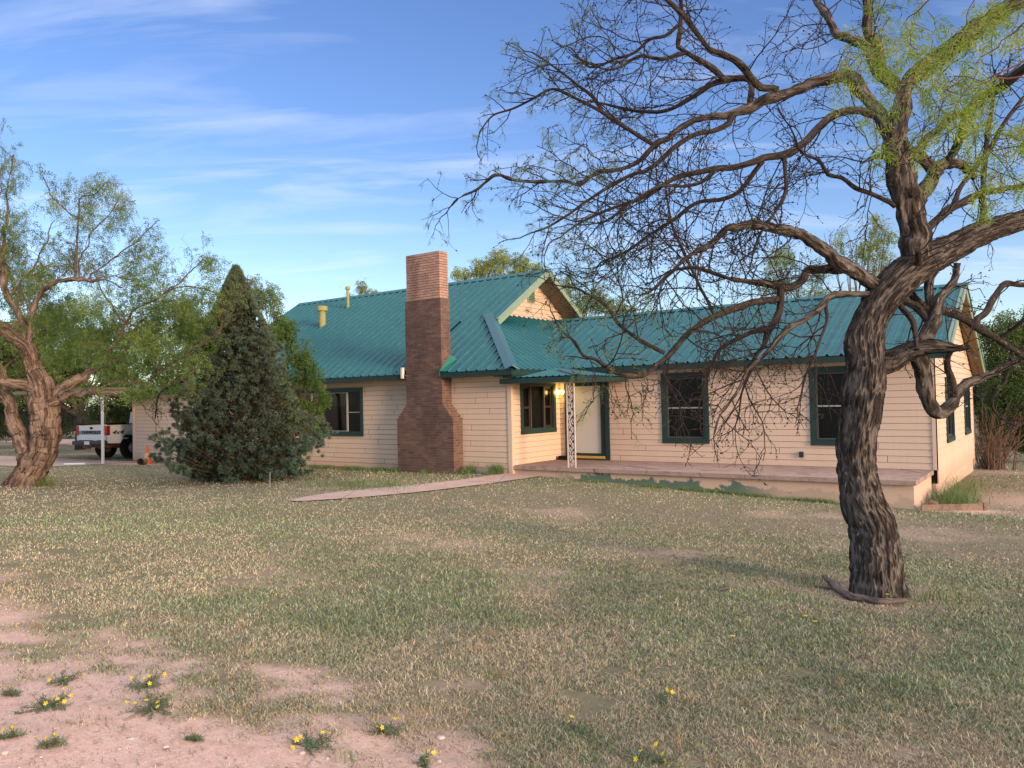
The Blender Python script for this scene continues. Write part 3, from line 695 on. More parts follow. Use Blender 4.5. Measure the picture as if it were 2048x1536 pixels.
# ---- chimney of single bricks
def chimney():
    core=MB();core2=MB();br=MB();ch=.0745;z=-.62;row=0
    FY,BY=-2.93,-2.52
    def prof(z):
        if z<1.20: return -13.76,-11.60
        if z<1.64:
            t=math.floor((z-1.20)/ch)*ch/.44;return -13.76+t*.40,-11.60-t*.38
        if z<4.70: return CHL,CHR
        return CHL+.045,CHR-.045
    while z<6.07:
        x0,x1=prof(z+.01);up=z>4.70;fy=FY+(.035 if up else 0);by=BY-(.0)
        if z>4.6 and z<4.72: fy-=.0
        bl,ht=.205,ch-.013
        n=max(3,round((x1-x0)/.215));L_=(x1-x0)/n;off=(row%2)*.5
        bm=lambda: (lambda b:(b[0]*(k_:=random.uniform(.86,1.12)),b[1]*k_,b[2]*k_))(
            (.43,.265,.205) if up else random.choice(((.150,.096,.080),(.165,.103,.083),(.135,.088,.076),(.185,.115,.09),(.125,.080,.072))))
        e=[x0]+[x0+(k+off)*L_ for k in range(0 if off else 1,n+(0 if off else 0)) ]+[x1]
        e=sorted(set(round(q,4) for q in e if x0-1e-6<=q<=x1+1e-6));
        for a,b in zip(e[:-1],e[1:]):
            j=random.uniform(-.003,.003)
            br.box(a+.004 if a>x0 else a,b-.004 if b<x1 else b,fy+j,fy+.09,z+.005,z+ht+.005,bm())
        for xs,s in ((x0,0),(x1,1)):
            d=by-fy; m=2;ee=[fy+.09]+([fy+.09+(d-.09)*.5] if row%2 else [fy+.09+(d-.09)*.25,fy+.09+(d-.09)*.75])+[by]
            for a,b in zip(ee[:-1],ee[1:]):
                j=random.uniform(-.003,.003)
                if s: br.box(x1-.09,x1+j,a+.003,b-.003,z+.005,z+ht+.005,bm())
                else: br.box(x0-j,x0+.09,a+.003,b-.003,z+.005,z+ht+.005,bm())
        (core2 if up else core).box(x0+.010,x1-.010,fy+.010,by-.006,z-.001,z+ch-.0005)
        z+=ch;row+=1
    o=br.build('chimney',M['brick'],H,HO);core.build('mortar',M['mortar'],o,HO);core2.build('mortar',paint('dark_mortar',(.13,.08,.065)),o,HO)
chimney()
g=MB();g.add([(CHR,-3.03,2.64),(CHR+.30,-3.03,2.62),(CHR+.20,-2.5,3.0),(CHR,-2.55,3.13)],[(0,1,2,3)]);g.add([(CHR-.01,-3.03,2.5),(CHR+.0,-2.5,3.0),(CHR+.0,-2.5,3.14),(CHR-.01,-3.03,2.66)],[(0,1,2,3)]);g.build('chimney_flashing',paint('bright_green_flashing',(.012,.17,.12),.1,.4,.5),H,HO)
g=MB();g.box(CHL-.09,CHL-.02,-3.06,-2.98,2.48,2.80);g.build('chimney_flashing',M['white'],H,HO)
# boot brush on the porch (its own thing)
g=MB();g.box(-.19,.19,-.09,.09,0,.05,jit=.006);g.box(-.17,.17,-.07,.0,.045,.09,jit=.01)
for k in range(160): x,y=RNG.uniform(-.17,.17),RNG.uniform(-.07,.07);g.beam((x,y,.05),(x+RNG.uniform(-.01,.01),y+RNG.uniform(-.01,.01),.115),.006,.006,(0,1,0))
o=g.build('boot_scraper',M['black']);o.location=(-9.62,-.26,.003);tag(o,'dark bristly boot scraper on the porch in the corner beside the front door','boot scraper')
# ---------------------------------------------------------------- carport with one braced post
pc=gnd(206,928);CPX,CPY=pc[0],pc[1]
K=empty('carport',(CPX,CPY,float(pc[2])));KO=(CPX,CPY,float(pc[2]));tag(K,'open carport with flat roof and one slim cream post beside the white pickup','carport')
g=MB();g.tube([(CPX,CPY,pc[2]-.05),(CPX,CPY,2.46)],.055,14);g.build('post',M['white'],K,KO)
g=MB();g.beam((CPX-.03,CPY+.03,1.75),(CPX-.75,CPY+.35,2.42),.07,.05);g.beam((CPX+.0,CPY+.05,2.47),(CPX-.0,6,2.47),.1,.08);g.build('brace',M['white'],K,KO)
g=MB();g.box(-35.5,-29.35,CPY-.15,4.5,2.52,2.60);g.box(CPX-.3,-29.4+3.8,CPY-.05,CPY+.05,2.43,2.515) if False else None;g.build('roof',M['mint_lit'],K,KO)
g=MB();g.box(-35.5,CPX+.4,CPY-.2,CPY-.153,2.48,2.62);g.box(-29.34,CPX+.4,CPY-.15,-3.0,2.52,2.60);g.build('roof_edge',M['soffit'],K,KO)
# ---------------------------------------------------------------- pickup truck
def truck(loc,rz):
    T=empty('pickup_truck',loc,rz);tag(T,'white pickup truck parked tail-out beside the garage under the carport','pickup truck')
    def tp(g,name,mat,par=None,sm=False): return g.build(name,mat,par or T,smooth=sm)
    W_=.97;lift=.16
    yb=-1.28 # tail
    # side profile of bed with wheel arch (y,z), extruded in x; bed sides
    ar=[(.62*math.cos(a),.62*math.sin(a)) for a in np.linspace(math.pi*.97,math.pi*.03,16)]
    zc=.62
    prof=[(yb,.78+lift)]+[(-.62,.66+lift)]
    pr=[(yb,.84),(yb+.06,.72)]+[(-.66,.70)]+[(y,z+zc-.02) for y,z in ar if z+zc>.72]+[(.66,.70),(1.22,.70),(1.22,1.46),(yb,1.46)]
    g=MB()
    for s in (-1,1):
        x0,x1=(W_-.10,W_) if s>0 else (-W_,-W_+.10);g.prism(pr,0,x0,x1)
    g.box(-W_+.1,W_-.1,yb+.1,1.22,.86,.92);g.box(-W_+.1,W_-.1,1.14,1.22,.92,1.46)
    b=tp(g,'bed',M['twhite'])
    # rounded shoulder strips & body crease
    g=MB()
    for s in (-1,1): g=MB();g.tube([(s*(W_-.03),yb,1.45),(s*(W_-.03),1.22,1.45)],.045,12);tp(g,'bed_rail',M['twhite'],b,True)
    g=MB()
    for s in (-1,1): g=MB();g.tube([(s*(W_-.02),yb+.03,1.515),(s*(W_-.02),1.2,1.515)],.022,8);tp(g,'rail_cover',M['black'],b)
    # tailgate
    g=MB();g.prism([(-.79,.86),(.79,.86),(.80,1.44),(.76,1.475),(-.76,1.475),(-.80,1.44)],1,yb-.02,yb+.05);tg=tp(g,'tailgate',M['twhite'])
    g=MB();g.box(-W_+.005,-.80,yb,yb+.1,.86,1.47);tp(g,'bed_corner',M['twhite'],b);g=MB();g.box(.80,W_-.005,yb,yb+.1,.86,1.47);tp(g,'bed_corner',M['twhite'],b)
    g=MB();g.box(-.785,.785,yb-.028,yb-.021,1.10,1.27);tp(g,'stripe',M['stripe'],tg)
    g=MB();g.box(-.09,.09,yb-.03,yb-.018,1.32,1.42,jit=.002);tp(g,'handle',M['black'],tg)
    def text(body,size,name,mat,par,mat4,sx=1,shear=0,bold=0):
        cu=bpy.data.curves.new(name,'FONT');cu.body=body;cu.size=size;cu.align_x='CENTER';cu.align_y='CENTER';cu.extrude=.003;cu.shear=shear;cu.offset=bold
        tmp=bpy.data.objects.new(name,cu);COL.objects.link(tmp);bpy.context.view_layer.update()
        me=bpy.data.meshes.new_from_object(tmp.evaluated_get(bpy.context.evaluated_depsgraph_get()));bpy.data.objects.remove(tmp)
        me.transform(Matrix.Diagonal((sx,1,1,1)));me.transform(mat4);me.materials.clear();me.materials.append(mat)
        o=bpy.data.objects.new(name,me);COL.objects.link(o);o.parent=par;return o
    text('CHEVROLET',.165,'lettering',M['black'],tg,Matrix.Translation((0,yb-.034,1.185))@Matrix.Rotation(math.pi/2,4,'X'),1.32,bold=.004)
    text('4x4',.24,'decal',M['black'],b,Matrix.Translation((W_+.004,-.80,1.17))@Matrix.Rotation(math.pi/2,4,'Z')@Matrix.Rotation(math.pi/2,4,'X'),1.5,shear=.45,bold=.006)
    for s in (-1,1):
        g=MB();g.prism([(s*.80,1.06),(s*.985,1.06),(s*.985,1.46),(s*.83,1.46)] if s>0 else [(s*.985,1.06),(s*.80,1.06),(s*.83,1.46),(s*.985,1.46)],1,yb-.025,yb+.13);tp(g,'tail_light',M['red'])
    # bumper with step and plate
    g=MB();g.prism([(yb-.20,.66),(yb-.22,.74),(yb-.20,.83),(yb-.01,.84),(yb-.01,.66)],0,-.99,.99);g.box(-.28,.28,yb-.235,yb-.2,.60,.70);bp=tp(g,'bumper',M['bump'])
    g=MB();g.box(-.16,.16,yb-.242,yb-.232,.68,.82);pl_=tp(g,'licence_plate',M['white'],bp)
    g=MB();g.tube([(0,yb-.05,.52),(0,yb-.36,.52),(0,yb-.36,.60)],[.035,.03,.03],8);g.lathe([(.02,0),(.045,.03),(.045,.06),(.01,.09)],(0,yb-.36,.6),12);g.box(-.6,.6,yb-.02,yb+.06,.54,.62);tp(g,'tow_hitch',M['rust'])
    g=MB();g.tube([(.45,-1.3,.52),(.45,-.7,.55)],.04,10);g.box(-.5,-.42,-1.2,4.0,.58,.68);g.box(.42,.5,-1.2,4.0,.58,.68);g.tube([(-.8,0,.50),(.8,0,.50)],.06,12);g.tube([(-.8,3.35,.50),(.8,3.35,.50)],.06,12);tp(g,'chassis',M['rust'])
    # cab and hood
    g=MB();sd2=[(1.30,.66),(1.30,1.50),(1.38,2.02),(2.45,2.04),(3.05,1.48),(4.35,1.38),(4.42,1.25),(4.42,.72),(3.95,.72),(3.85,1.05),(3.55,1.22),(3.15,1.22),(2.85,1.05),(2.75,.66)]
    g.prism([q for q in sd2],0,-W_+.03,W_-.03);cb=tp(g,'cab',M['twhite'])
    g=MB();
    for s in (-1,1): x=s*(W_-.024);g.box(min(x,x+s*.012),max(x,x+s*.012),1.48,2.45,1.52,1.94)
    g.box(-.72,.72,1.318,1.345,1.54,1.92);tp(g,'cab_window',M['glass'],cb)
    # wheels
    def wheel(x,y):
        g=MB();R_=.47;w2=.15;prf=[]
        n=44
        for k,(r,xx) in enumerate(((.22,-w2*.8),(R_-.05,-w2),(R_,-w2*.75),(R_,w2*.75),(R_-.05,w2),(.22,w2*.8))):
            prf.append((r,xx))
        v=[];
        for r,xx in prf:
            for k in range(n): a=2*math.pi*k/n;rr=r+(.012*(k%2) if r>R_-.01 else 0);v.append((x+xx,y+rr*math.cos(a),R_+rr*math.sin(a)))
        m=len(prf);f=[(i*n+k,i*n+(k+1)%n,((i+1)%m)*n+(k+1)%n,((i+1)%m)*n+k) for i in range(m) for k in range(n)]
        g.add(v,np.array(f));wh=tp(g,'wheel',M['black'])
        g=MB();xs=x+(w2*.6 if x>0 else -w2*.6);
        g.tube([(x-w2*.6,y,R_),(x+w2*.6,y,R_)],.225,28);g.tube([(xs,y,R_),(xs+(.05 if x>0 else -.05),y,R_)],[.15,.10],20);tp(g,'rim',M['rim'],wh)
    for x in (-.80,.80):
        for y in (0,3.35): wheel(x,y)
    g=MB();g.box(-W_+.11,W_-.11,-.7,.7,.9,1.0)
    tp(g,'wheel_well',M['black'])
    return T
# rear right wheel contact near photo pixel (262,921)
az=math.radians(100)
pt=gnd(262,920);fw=np.array([math.cos(az),math.sin(az)]);rt=np.array([math.sin(az),-math.cos(az)])
rp=pt[:2]-rt*.80
ray2=ray(262,920);ray2=ray2/np.linalg.norm(ray2)
rp=rp+ray2[:2]*1.3
truck((rp[0],rp[1],float(gz(rp[0],rp[1]))+.015),az-math.pi/2)
#--SPLIT--

# ---------------------------------------------------------------- vegetation helpers
def nrm(v): return v/(np.linalg.norm(v)+1e-12)
def smooth_path(P,R,step):
    P=np.array(P,float);R=np.array(R,float);m=len(P)
    if m<3:
        n=max(2,int(np.linalg.norm(P[-1]-P[0])/step));t=np.linspace(0,1,n)[:,None];return P[0]+(P[-1]-P[0])*t,R[0]+(R[-1]-R[0])*t[:,0]
    o=[];r=[];Q=np.vstack([2*P[0]-P[1],P,2*P[-1]-P[-2]])
    for i in range(m-1):
        n=max(1,int(np.linalg.norm(P[i+1]-P[i])/step))
        for k in range(n):
            t=k/n;a,b,c,d=Q[i],Q[i+1],Q[i+2],Q[i+3]
            o.append(.5*((2*b)+(c-a)*t+(2*a-5*b+4*c-d)*t*t+(3*b-a-3*c+d)*t**3));r.append(R[i]+(R[i+1]-R[i])*t)
    o.append(P[-1]);r.append(R[-1]);return np.array(o),np.array(r)
def bark_disp(P,R,n,mb,amp,seed,fu=46.,fv=1.1,L0=0.,knots=()):
    """tapered tube with furrowed bark modelled into its surface."""
    m=len(P);T=np.gradient(P,axis=0);T/=np.linalg.norm(T,axis=1)[:,None]
    u=nrm(np.cross(T[0],(1,.1,.0)));A=[u]
    for i in range(1,m): u=nrm(u-T[i]*(u@T[i]));A.append(u)
    A=np.array(A);B=np.cross(T,A);th=np.linspace(0,2*np.pi,n,endpoint=False)
    l=L0+np.r_[0,np.cumsum(np.linalg.norm(np.diff(P,axis=0),axis=1))]
    c,s_=np.cos(th),np.sin(th);Rm=R.mean()
    X_=np.tile(c*Rm,(m,1));Y_=np.tile(s_*Rm,(m,1));Z_=np.tile(l[:,None],(1,n))
    w1=(fbm(X_*2.5,Y_*2.5,Z_*2.0,3,seed+9)-.45)*.22
    a=fbm((X_+w1*.5)*fu,(Y_+w1*.5)*fu,Z_*fu*.13+w1*3,3,seed);
    rid=1-np.abs(a-.44)*9;rid=np.clip(rid,-.7,1)
    lump=(fbm(X_*3,Y_*3,Z_*1.4,3,seed+3)-.45)
    D=R[:,None]*(1+lump*.17)-amp*rid*.6+amp*(fbm(X_*22,Y_*22,Z_*7,3,seed+5)-.45)*1.5
    for (ll,aa,sz,h) in knots:
        dth=np.angle(np.exp(1j*(th[None]-aa)));D=D+h*np.exp(-((Z_-ll)/sz)**2-(dth*Rm/sz)**2)
    V=P[:,None]+(A[:,None]*c[None,:,None]+B[:,None]*s_[None,:,None])*D[...,None]
    i=np.arange(m-1)[:,None]*n;k=np.arange(n)[None];k2=(k+1)%n
    F=np.stack([i+k,i+k2,i+n+k2,i+n+k],-1).reshape(-1,4)
    tc_=np.clip((rid+.7)/1.7,0,1).reshape(-1,1).repeat(3,1);mb.add(V.reshape(-1,3),F,tc_,np.stack([X_,Y_,Z_],-1).reshape(-1,3));mb.add(V[-1],[tuple(range(n))],None,np.stack([X_,Y_,Z_],-1)[-1])
def rdir(): v=RNG.normal(size=3);return v/np.linalg.norm(v)
def walk(p,d,L_,r0,r1,seg,jit,grav=0.):
    n=max(2,int(L_/seg));P=[p];d=nrm(d)
    for i in range(n):
        d=nrm(d+RNG.normal(size=3)*jit+np.array((0,0,grav)));P.append(P[-1]+d*L_/n)
    return np.array(P),np.linspace(r0,r1,n+1)
class Leaves:
    def __init__(s): s.V=[];s.F=[];s.C=[];s.n=0
    def tri(s,a,b,c,col):   # arrays Nx3
        N_=len(a);s.V.append(np.stack([a,b,c],1).reshape(-1,3));s.F.append(np.arange(3*N_).reshape(-1,3)+s.n);s.C.append(np.repeat(col,3,0));s.n+=3*N_
    def quad(s,a,b,c,d,col):
        N_=len(a);s.V.append(np.stack([a,b,c,d],1).reshape(-1,3));q=np.arange(4*N_).reshape(-1,4)+s.n
        s.F.append(np.concatenate([q[:,[0,1,2]],q[:,[0,2,3]]]));s.C.append(np.repeat(col,4,0));s.n+=4*N_
    def build(s,name,mat,parent,org=(0,0,0)):
        m=MB();m.add(np.concatenate(s.V),np.concatenate(s.F),np.concatenate(s.C));return m.build(name,mat,parent,org)
def unit(a): return a/(np.linalg.norm(a,axis=-1,keepdims=True)+1e-12)
def fronds(LV,base,dirs,length,npair,ll,lw,col,cvar=.25,droop=.25):
    """pinnate fronds: base Nx3, dirs Nx3; leaflets along each."""
    N_=len(base)
    if N_==0:return
    base=np.asarray(base);dirs=unit(np.asarray(dirs));length=np.broadcast_to(length,(N_,))
    side=unit(np.cross(dirs,RNG.normal(size=(N_,3))));cc=np.asarray(col)*(1+RNG.uniform(-cvar,cvar,(N_,1)))*np.array([1,1,1])+RNG.uniform(-.012,.012,(N_,3))
    cc=np.clip(cc,.004,1)
    for k in range(npair):
        t=(k+.6)/npair;p=base+dirs*(length*t)[:,None];p[:,2]-=droop*length*t*t
        for s_ in (-1,1):
            d=unit(side*s_+dirs*.55+RNG.normal(size=(N_,3))*.22-np.array((0,0,.25)));n=unit(np.cross(d,RNG.normal(size=(N_,3))*.6+np.cross(side,dirs)))
            L_=(ll*(1.1-.5*abs(t-.4)))*RNG.uniform(.75,1.2,(N_,1))
            LV.quad(p,p+d*L_*.5+n*lw,p+d*L_,p+d*L_*.5-n*lw,cc*RNG.uniform(.8,1.2,(N_,1)))
def pathpx(pts,D0,D1,ff=None):
    """photo points (u,v,radius px) with a true distance along each limb -> 3D path, radii."""
    n=len(pts);P=[];R=[];acc=[0]
    for i in range(1,n): acc.append(acc[-1]+math.hypot(pts[i][0]-pts[i-1][0],pts[i][1]-pts[i-1][1]))
    for i,(u,v,r) in enumerate(pts):
        t=acc[i]/acc[-1];D=D0+(D1-D0)*t;P.append(dep(u,v,D));R.append(r*D/FPX)
    return P,R
# ---------------------------------------------------------------- the big bare mesquite on the right
pb=gnd(1755,1186);DT=float((pb-C)@CF);TO=tuple(pb)
T1=empty('mesquite_tree',TO);tag(T1,'large dark mostly bare mesquite with thick furrowed trunk standing in the lawn on the right','tree')
S_=0
trunk=MB()
tp_=[(1757,1206,56),(1755,1180,52),(1751,1120,50),(1743,1049,47),(1726,1005,44),(1715,946,40),(1713,888,40),(1721,829,40),(1725,781,43),(1732,737,41),(1731,687,37),(1742,639,35),(1767,594,36),(1798,560,38),(1834,532,36),(1880,508,30),(1930,482,27),(1990,457,23),(2048,440,21),(2120,425,20),(2230,380,20)]
tp_=[(a,b,c*.93) for a,b,c in tp_];P,R_=pathpx(tp_,DT,DT+.1);P[0][2]-=.0
P,R_=smooth_path(P,R_,.0125);
flare=np.exp(-np.linspace(0,len(P)*.0125,len(P))/.16)*.26;R_=R_+flare*R_[0]
bark_disp(P,R_,250,trunk,.024,3,knots=((.95,.6,.13,.05),(2.6,2.5,.12,.06)))
LIMBS=[]   # (points, D0, D1)
ALLP=[(P,R_)]
def join(pts,D0,base):   # start a limb at the depth of the wood it grows from
    best=(24.,None)
    for Q,Rq in ALLP:
        d=Q-C;z=d@CF;u=1024+FPX*(d@CR)/z;v=768-FPX*(d@CU)/z;dd=np.hypot(u-pts[0][0],v-pts[0][1])-Rq/z*FPX*.5+abs(z-base-D0)*4
        i=int(np.argmin(dd))
        if dd[i]<best[0]: best=(dd[i],float(z[i]))
    return D0 if best[1] is None else best[1]-base
def limb(pts,D0,D1,n=28,amp=.010,sd=0):
    D0=join(pts,D0,DT)
    P,R=pathpx(pts,DT+D0,DT+D1);P,R=smooth_path(P,R,.03 if pts[0][2]>9 else .05);LIMBS.append((P,R));ALLP.append((P,R))
    kk=len(P);jt=np.stack([fbm(np.arange(kk)*.22+q*31,np.full(kk,pts[0][0]*.7),0,3,q)-.45 for q in range(3)],1);P[2:-1]+=jt[2:-1]*np.minimum(R[2:-1]*1.3,.05)[:,None];R=R*(.88+.26*vnoise(np.arange(kk)*.35,np.full(kk,pts[0][1]*1.),0,4))
    if R[0]>.045: bark_disp(P,R,max(20,int(60*min(1,R[0]/.13))),trunk,min(.020,R[0]*.2),int(sd+pts[0][0])%97)
    else: trunk.tube(P,R,9,bark=True)
limb([(1838,520,26),(1832,490,27),(1830,459,27),(1815,395,27),(1797,332,27),(1789,285,23),(1800,237,17),(1808,190,16),(1811,177,15),(1843,142,15),(1890,108,16),(1938,70,16),(1985,35,16),(2030,8,15),(2110,-50,12)],.1,-.5)
limb([(1832,505,12),(1806,440,10),(1797,380,10),(1793,330,11),(1790,290,12)],-.14,-.22)
limb([(1811,185,12),(1789,168,12),(1757,142,12),(1742,111,10),(1732,92,10),(1704,79,9),(1669,60,9),(1653,32,8),(1634,0,7),(1600,-60,5)],.0,.7)
limb([(1780,160,9),(1764,133,9),(1754,89,10),(1738,57,9),(1735,0,9),(1728,-70,7)],-.1,-.6)
limb([(1785,285,14),(1773,255,14),(1751,215,13),(1723,180,14),(1710,158,13),(1685,150,12),(1637,164,12),(1590,180,11),(1542,196,11),(1495,218,10),(1460,231,8),(1416,234,6),(1366,253,6),(1329,278,6),(1310,291,6),(1276,322,5),(1235,341,4),(1197,344,4),(1160,369,3),(1129,362,3),(1091,364,3),(1029,361,2.5),(991,350,2.5),(954,378,2),(913,400,1.6),(891,428,1.2)],0,.9)
limb([(1552,192,8),(1552,177,7),(1520,174,8),(1501,155,7),(1479,127,7),(1447,108,6.5),(1419,98,5),(1391,62,5),(1366,31,5),(1338,3,5),(1300,-40,4)],.3,-.5)
limb([(1463,228,7),(1457,247,6),(1425,260,5),(1391,269,5),(1347,297,5),(1297,337,4.5),(1266,347,4),(1232,366,4),(1172,403,3),(1129,434,2.5),(1091,456,2),(1062,466,1.4)],.4,-.2)
limb([(1500,216,6),(1497,160,6),(1432,166,6),(1391,191,5),(1347,216,4),(1304,225,4),(1240,215,3),(1195,205,2)],.4,1.2)
limb([(1450,163,6),(1435,145,6),(1416,131,6),(1372,106,5),(1357,94,5),(1360,47,4.5),(1360,0,4),(1350,-50,3)],.45,.2)
limb([(1372,106,4),(1325,118,3.5),(1280,112,3),(1245,132,3),(1215,140,2),(1180,128,1.6)],.3,.1)
limb([(1360,47,3.5),(1330,72,3.5),(1300,78,3),(1270,105,3),(1230,118,2.5),(1180,135,2),(1142,96,1.4)],.3,.7)
limb([(1310,291,4.5),(1282,275,4),(1235,244,4),(1204,222,4),(1172,206,3.5),(1141,191,3),(1104,178,3),(1063,200,2.5),(1022,219,2),(985,231,1.8),(960,262,1.4)],.5,1.0)
limb([(1204,222,3.5),(1185,192,3.5),(1158,172,3),(1130,150,2.5),(1095,125,2),(1065,105,1.4)],.7,.9)
limb([(1760,232,9),(1713,221,7),(1672,228,8),(1640,253,8),(1606,285,8),(1577,304,8),(1527,316,7),(1479,332,6),(1435,337,6),(1397,344,6),(1347,359,5),(1315,378,4),(1279,397,4),(1235,412,3),(1200,425,3),(1150,452,2),(1120,475,1.5)],.1,-.7)
limb([(1572,306,5),(1569,315,4.5),(1571,351,4),(1571,385,4),(1549,426,3),(1520,470,2.5),(1505,510,2)],-.2,-.5)
limb([(1527,322,5),(1507,345,5),(1479,383,4.5),(1438,399,4),(1397,405,4),(1347,439,3.5),(1300,470,3),(1250,505,2.5),(1210,520,1.8)],-.3,.3)
limb([(1435,337,4),(1400,365,3.5),(1360,372,3),(1320,372,3),(1270,400,2.5),(1215,440,2),(1170,450,1.5)],-.5,-.9)
limb([(1790,412,6),(1780,405,5),(1742,386,5),(1710,376,5),(1685,357,4),(1655,350,3.5),(1640,323,3),(1602,304,2.5),(1590,275,2)],.1,-.3)
limb([(1802,290,12),(1815,300,12),(1843,316,12),(1868,340,12),(1878,352,11)],-.1,-.05)
limb([(1826,440,13),(1827,427,13),(1840,399,13),(1855,368,14),(1870,342,12),(1887,329,11),(1922,329,9),(1950,354,6)],-.1,.3)
limb([(1890,328,8),(1906,304,8),(1925,253,9),(1935,221,9),(1957,196,9),(2001,174,10),(2048,139,9),(2100,90,7)],.0,-.8)
limb([(1820,318,8),(1833,300,8),(1868,269,8),(1893,240,7),(1931,228,6),(1960,210,5),(2010,150,4)],.2,.9)
limb([(1836,490,8),(1848,466,8),(1890,426,8),(1913,410,8),(1965,385,7),(2010,378,5),(2048,371,4),(2120,345,3)],-.2,.4)
limb([(1906,412,6),(1924,371,5),(1950,335,5),(1979,302,5),(2010,245,4),(2048,195,4)],0,.6)
limb([(1960,470,6),(1965,415,6),(1966,375,5),(1968,332,5),(1973,277,5),(1985,200,4),(1990,140,3)],.1,.6)
limb([(1768,580,17),(1752,568,15),(1716,546,14),(1674,524,13),(1652,502,12),(1619,479,12),(1585,462,10),(1549,457,9),(1508,451,9),(1472,455,8),(1454,458,6),(1432,477,5),(1404,499,5),(1372,517,4),(1329,555,3),(1304,580,2),(1280,590,1.4)],.0,-.9)
limb([(1700,536,12),(1671,537,12),(1641,540,8),(1616,540,9),(1602,563,9),(1583,573,9),(1555,571,7),(1522,565,6),(1480,560,5),(1430,548,3.5),(1390,535,3),(1350,540,2)],-.1,.5)
limb([(1562,572,8),(1560,607,7.5),(1555,634,7),(1537,664,6.5),(1530,687,4.5),(1511,712,4),(1500,745,3),(1485,780,2.5),(1478,830,1.6)],.15,-.1)
limb([(1540,660,5),(1500,665,4.5),(1479,677,4),(1450,690,3.5),(1432,709,3.5),(1415,750,2.5),(1400,800,1.6)],.1,.0)
limb([(1557,598,7),(1516,601,7),(1480,612,7),(1435,627,6),(1404,646,6),(1372,671,6),(1341,705,5.5),(1313,733,5),(1285,752,5),(1244,749,4.5),(1213,733,4),(1191,717,4),(1166,711,3),(1150,683,2.5),(1130,668,1.8)],.1,-1.3)
limb([(1330,706,4.5),(1300,692,4),(1266,671,4),(1235,646,3.5),(1213,611,3),(1188,596,2.5),(1154,577,2),(1120,572,1.3)],-.7,-.4)
limb([(1428,628,4),(1412,595,3.2),(1397,567,3),(1372,514,3),(1347,461,2.5),(1338,420,2),(1330,380,1.5)],-.4,-.5)
limb([(1752,592,9),(1730,587,7),(1691,587,6.5),(1660,593,6),(1641,615,6),(1619,632,5.5),(1585,651,6),(1555,676,5),(1530,710,4),(1500,735,3.5),(1470,790,3),(1440,830,2),(1428,868,1.4)],-.1,-.8)
limb([(1650,602,4),(1655,640,3),(1640,680,2.5),(1625,720,2.5),(1608,760,2),(1600,800,1.4)],-.2,-.6)
limb([(1755,728,26),(1780,722,22),(1811,704,18),(1843,693,14),(1890,694,10),(1919,696,6),(1940,695,3)],-.02,-.35)
limb([(1815,703,15),(1832,712,16),(1843,737,16),(1849,775,15),(1859,807,14),(1878,826,13),(1900,813,12),(1912,788,11),(1931,769,10),(1963,756,7.5),(1995,740,6),(2020,728,5),(2060,722,4),(2120,700,3)],-.12,.5)
limb([(1908,800,8),(1906,780,7.5),(1903,762,8),(1897,737,7),(1899,712,5),(1915,690,4)],.1,-.1)
limb([(1846,692,14),(1855,665,14),(1868,642,13),(1878,601,10),(1894,576,8),(1913,554,7),(1915,526,6.5)],-.2,.02)
limb([(1800,602,8),(1815,605,8),(1840,622,8),(1858,645,8)],.1,-.1)
limb([(1806,560,8),(1830,596,8),(1865,618,8),(1906,626,8.5),(1938,642,8.5),(1969,664,8),(1995,677,7),(2026,699,6),(2080,730,5)],.2,1.0)
limb([(1950,652,7),(1954,640,7),(1972,620,6.5),(1991,588,6),(2010,569,6),(2048,570,5),(2110,580,4)],.6,1.2)
limb([(1995,680,5),(2020,661,4),(2048,640,4),(2100,600,3)],.7,.4)
limb([(1795,600,6),(1805,617,6),(1824,642,6),(1833,680,5),(1834,700,5)],-.2,-.2)
limb([(1880,512,9),(1858,560,7.5),(1857,580,7),(1862,608,7)],.15,.0)
limb([(2026,699,5),(2010,760,3.5),(1985,800,3),(1995,830,2.5),(2030,850,2)],.8,1.0)
limb([(1838,545,7),(1838,520,7),(1835,500,5)],-.2,-.3)
limb([(1792,320,6),(1760,312,5),(1738,318,4),(1722,326,2)],-.3,-.5)
trunk_o=trunk.build('trunk',M['bark'],T1,TO,smooth=True)
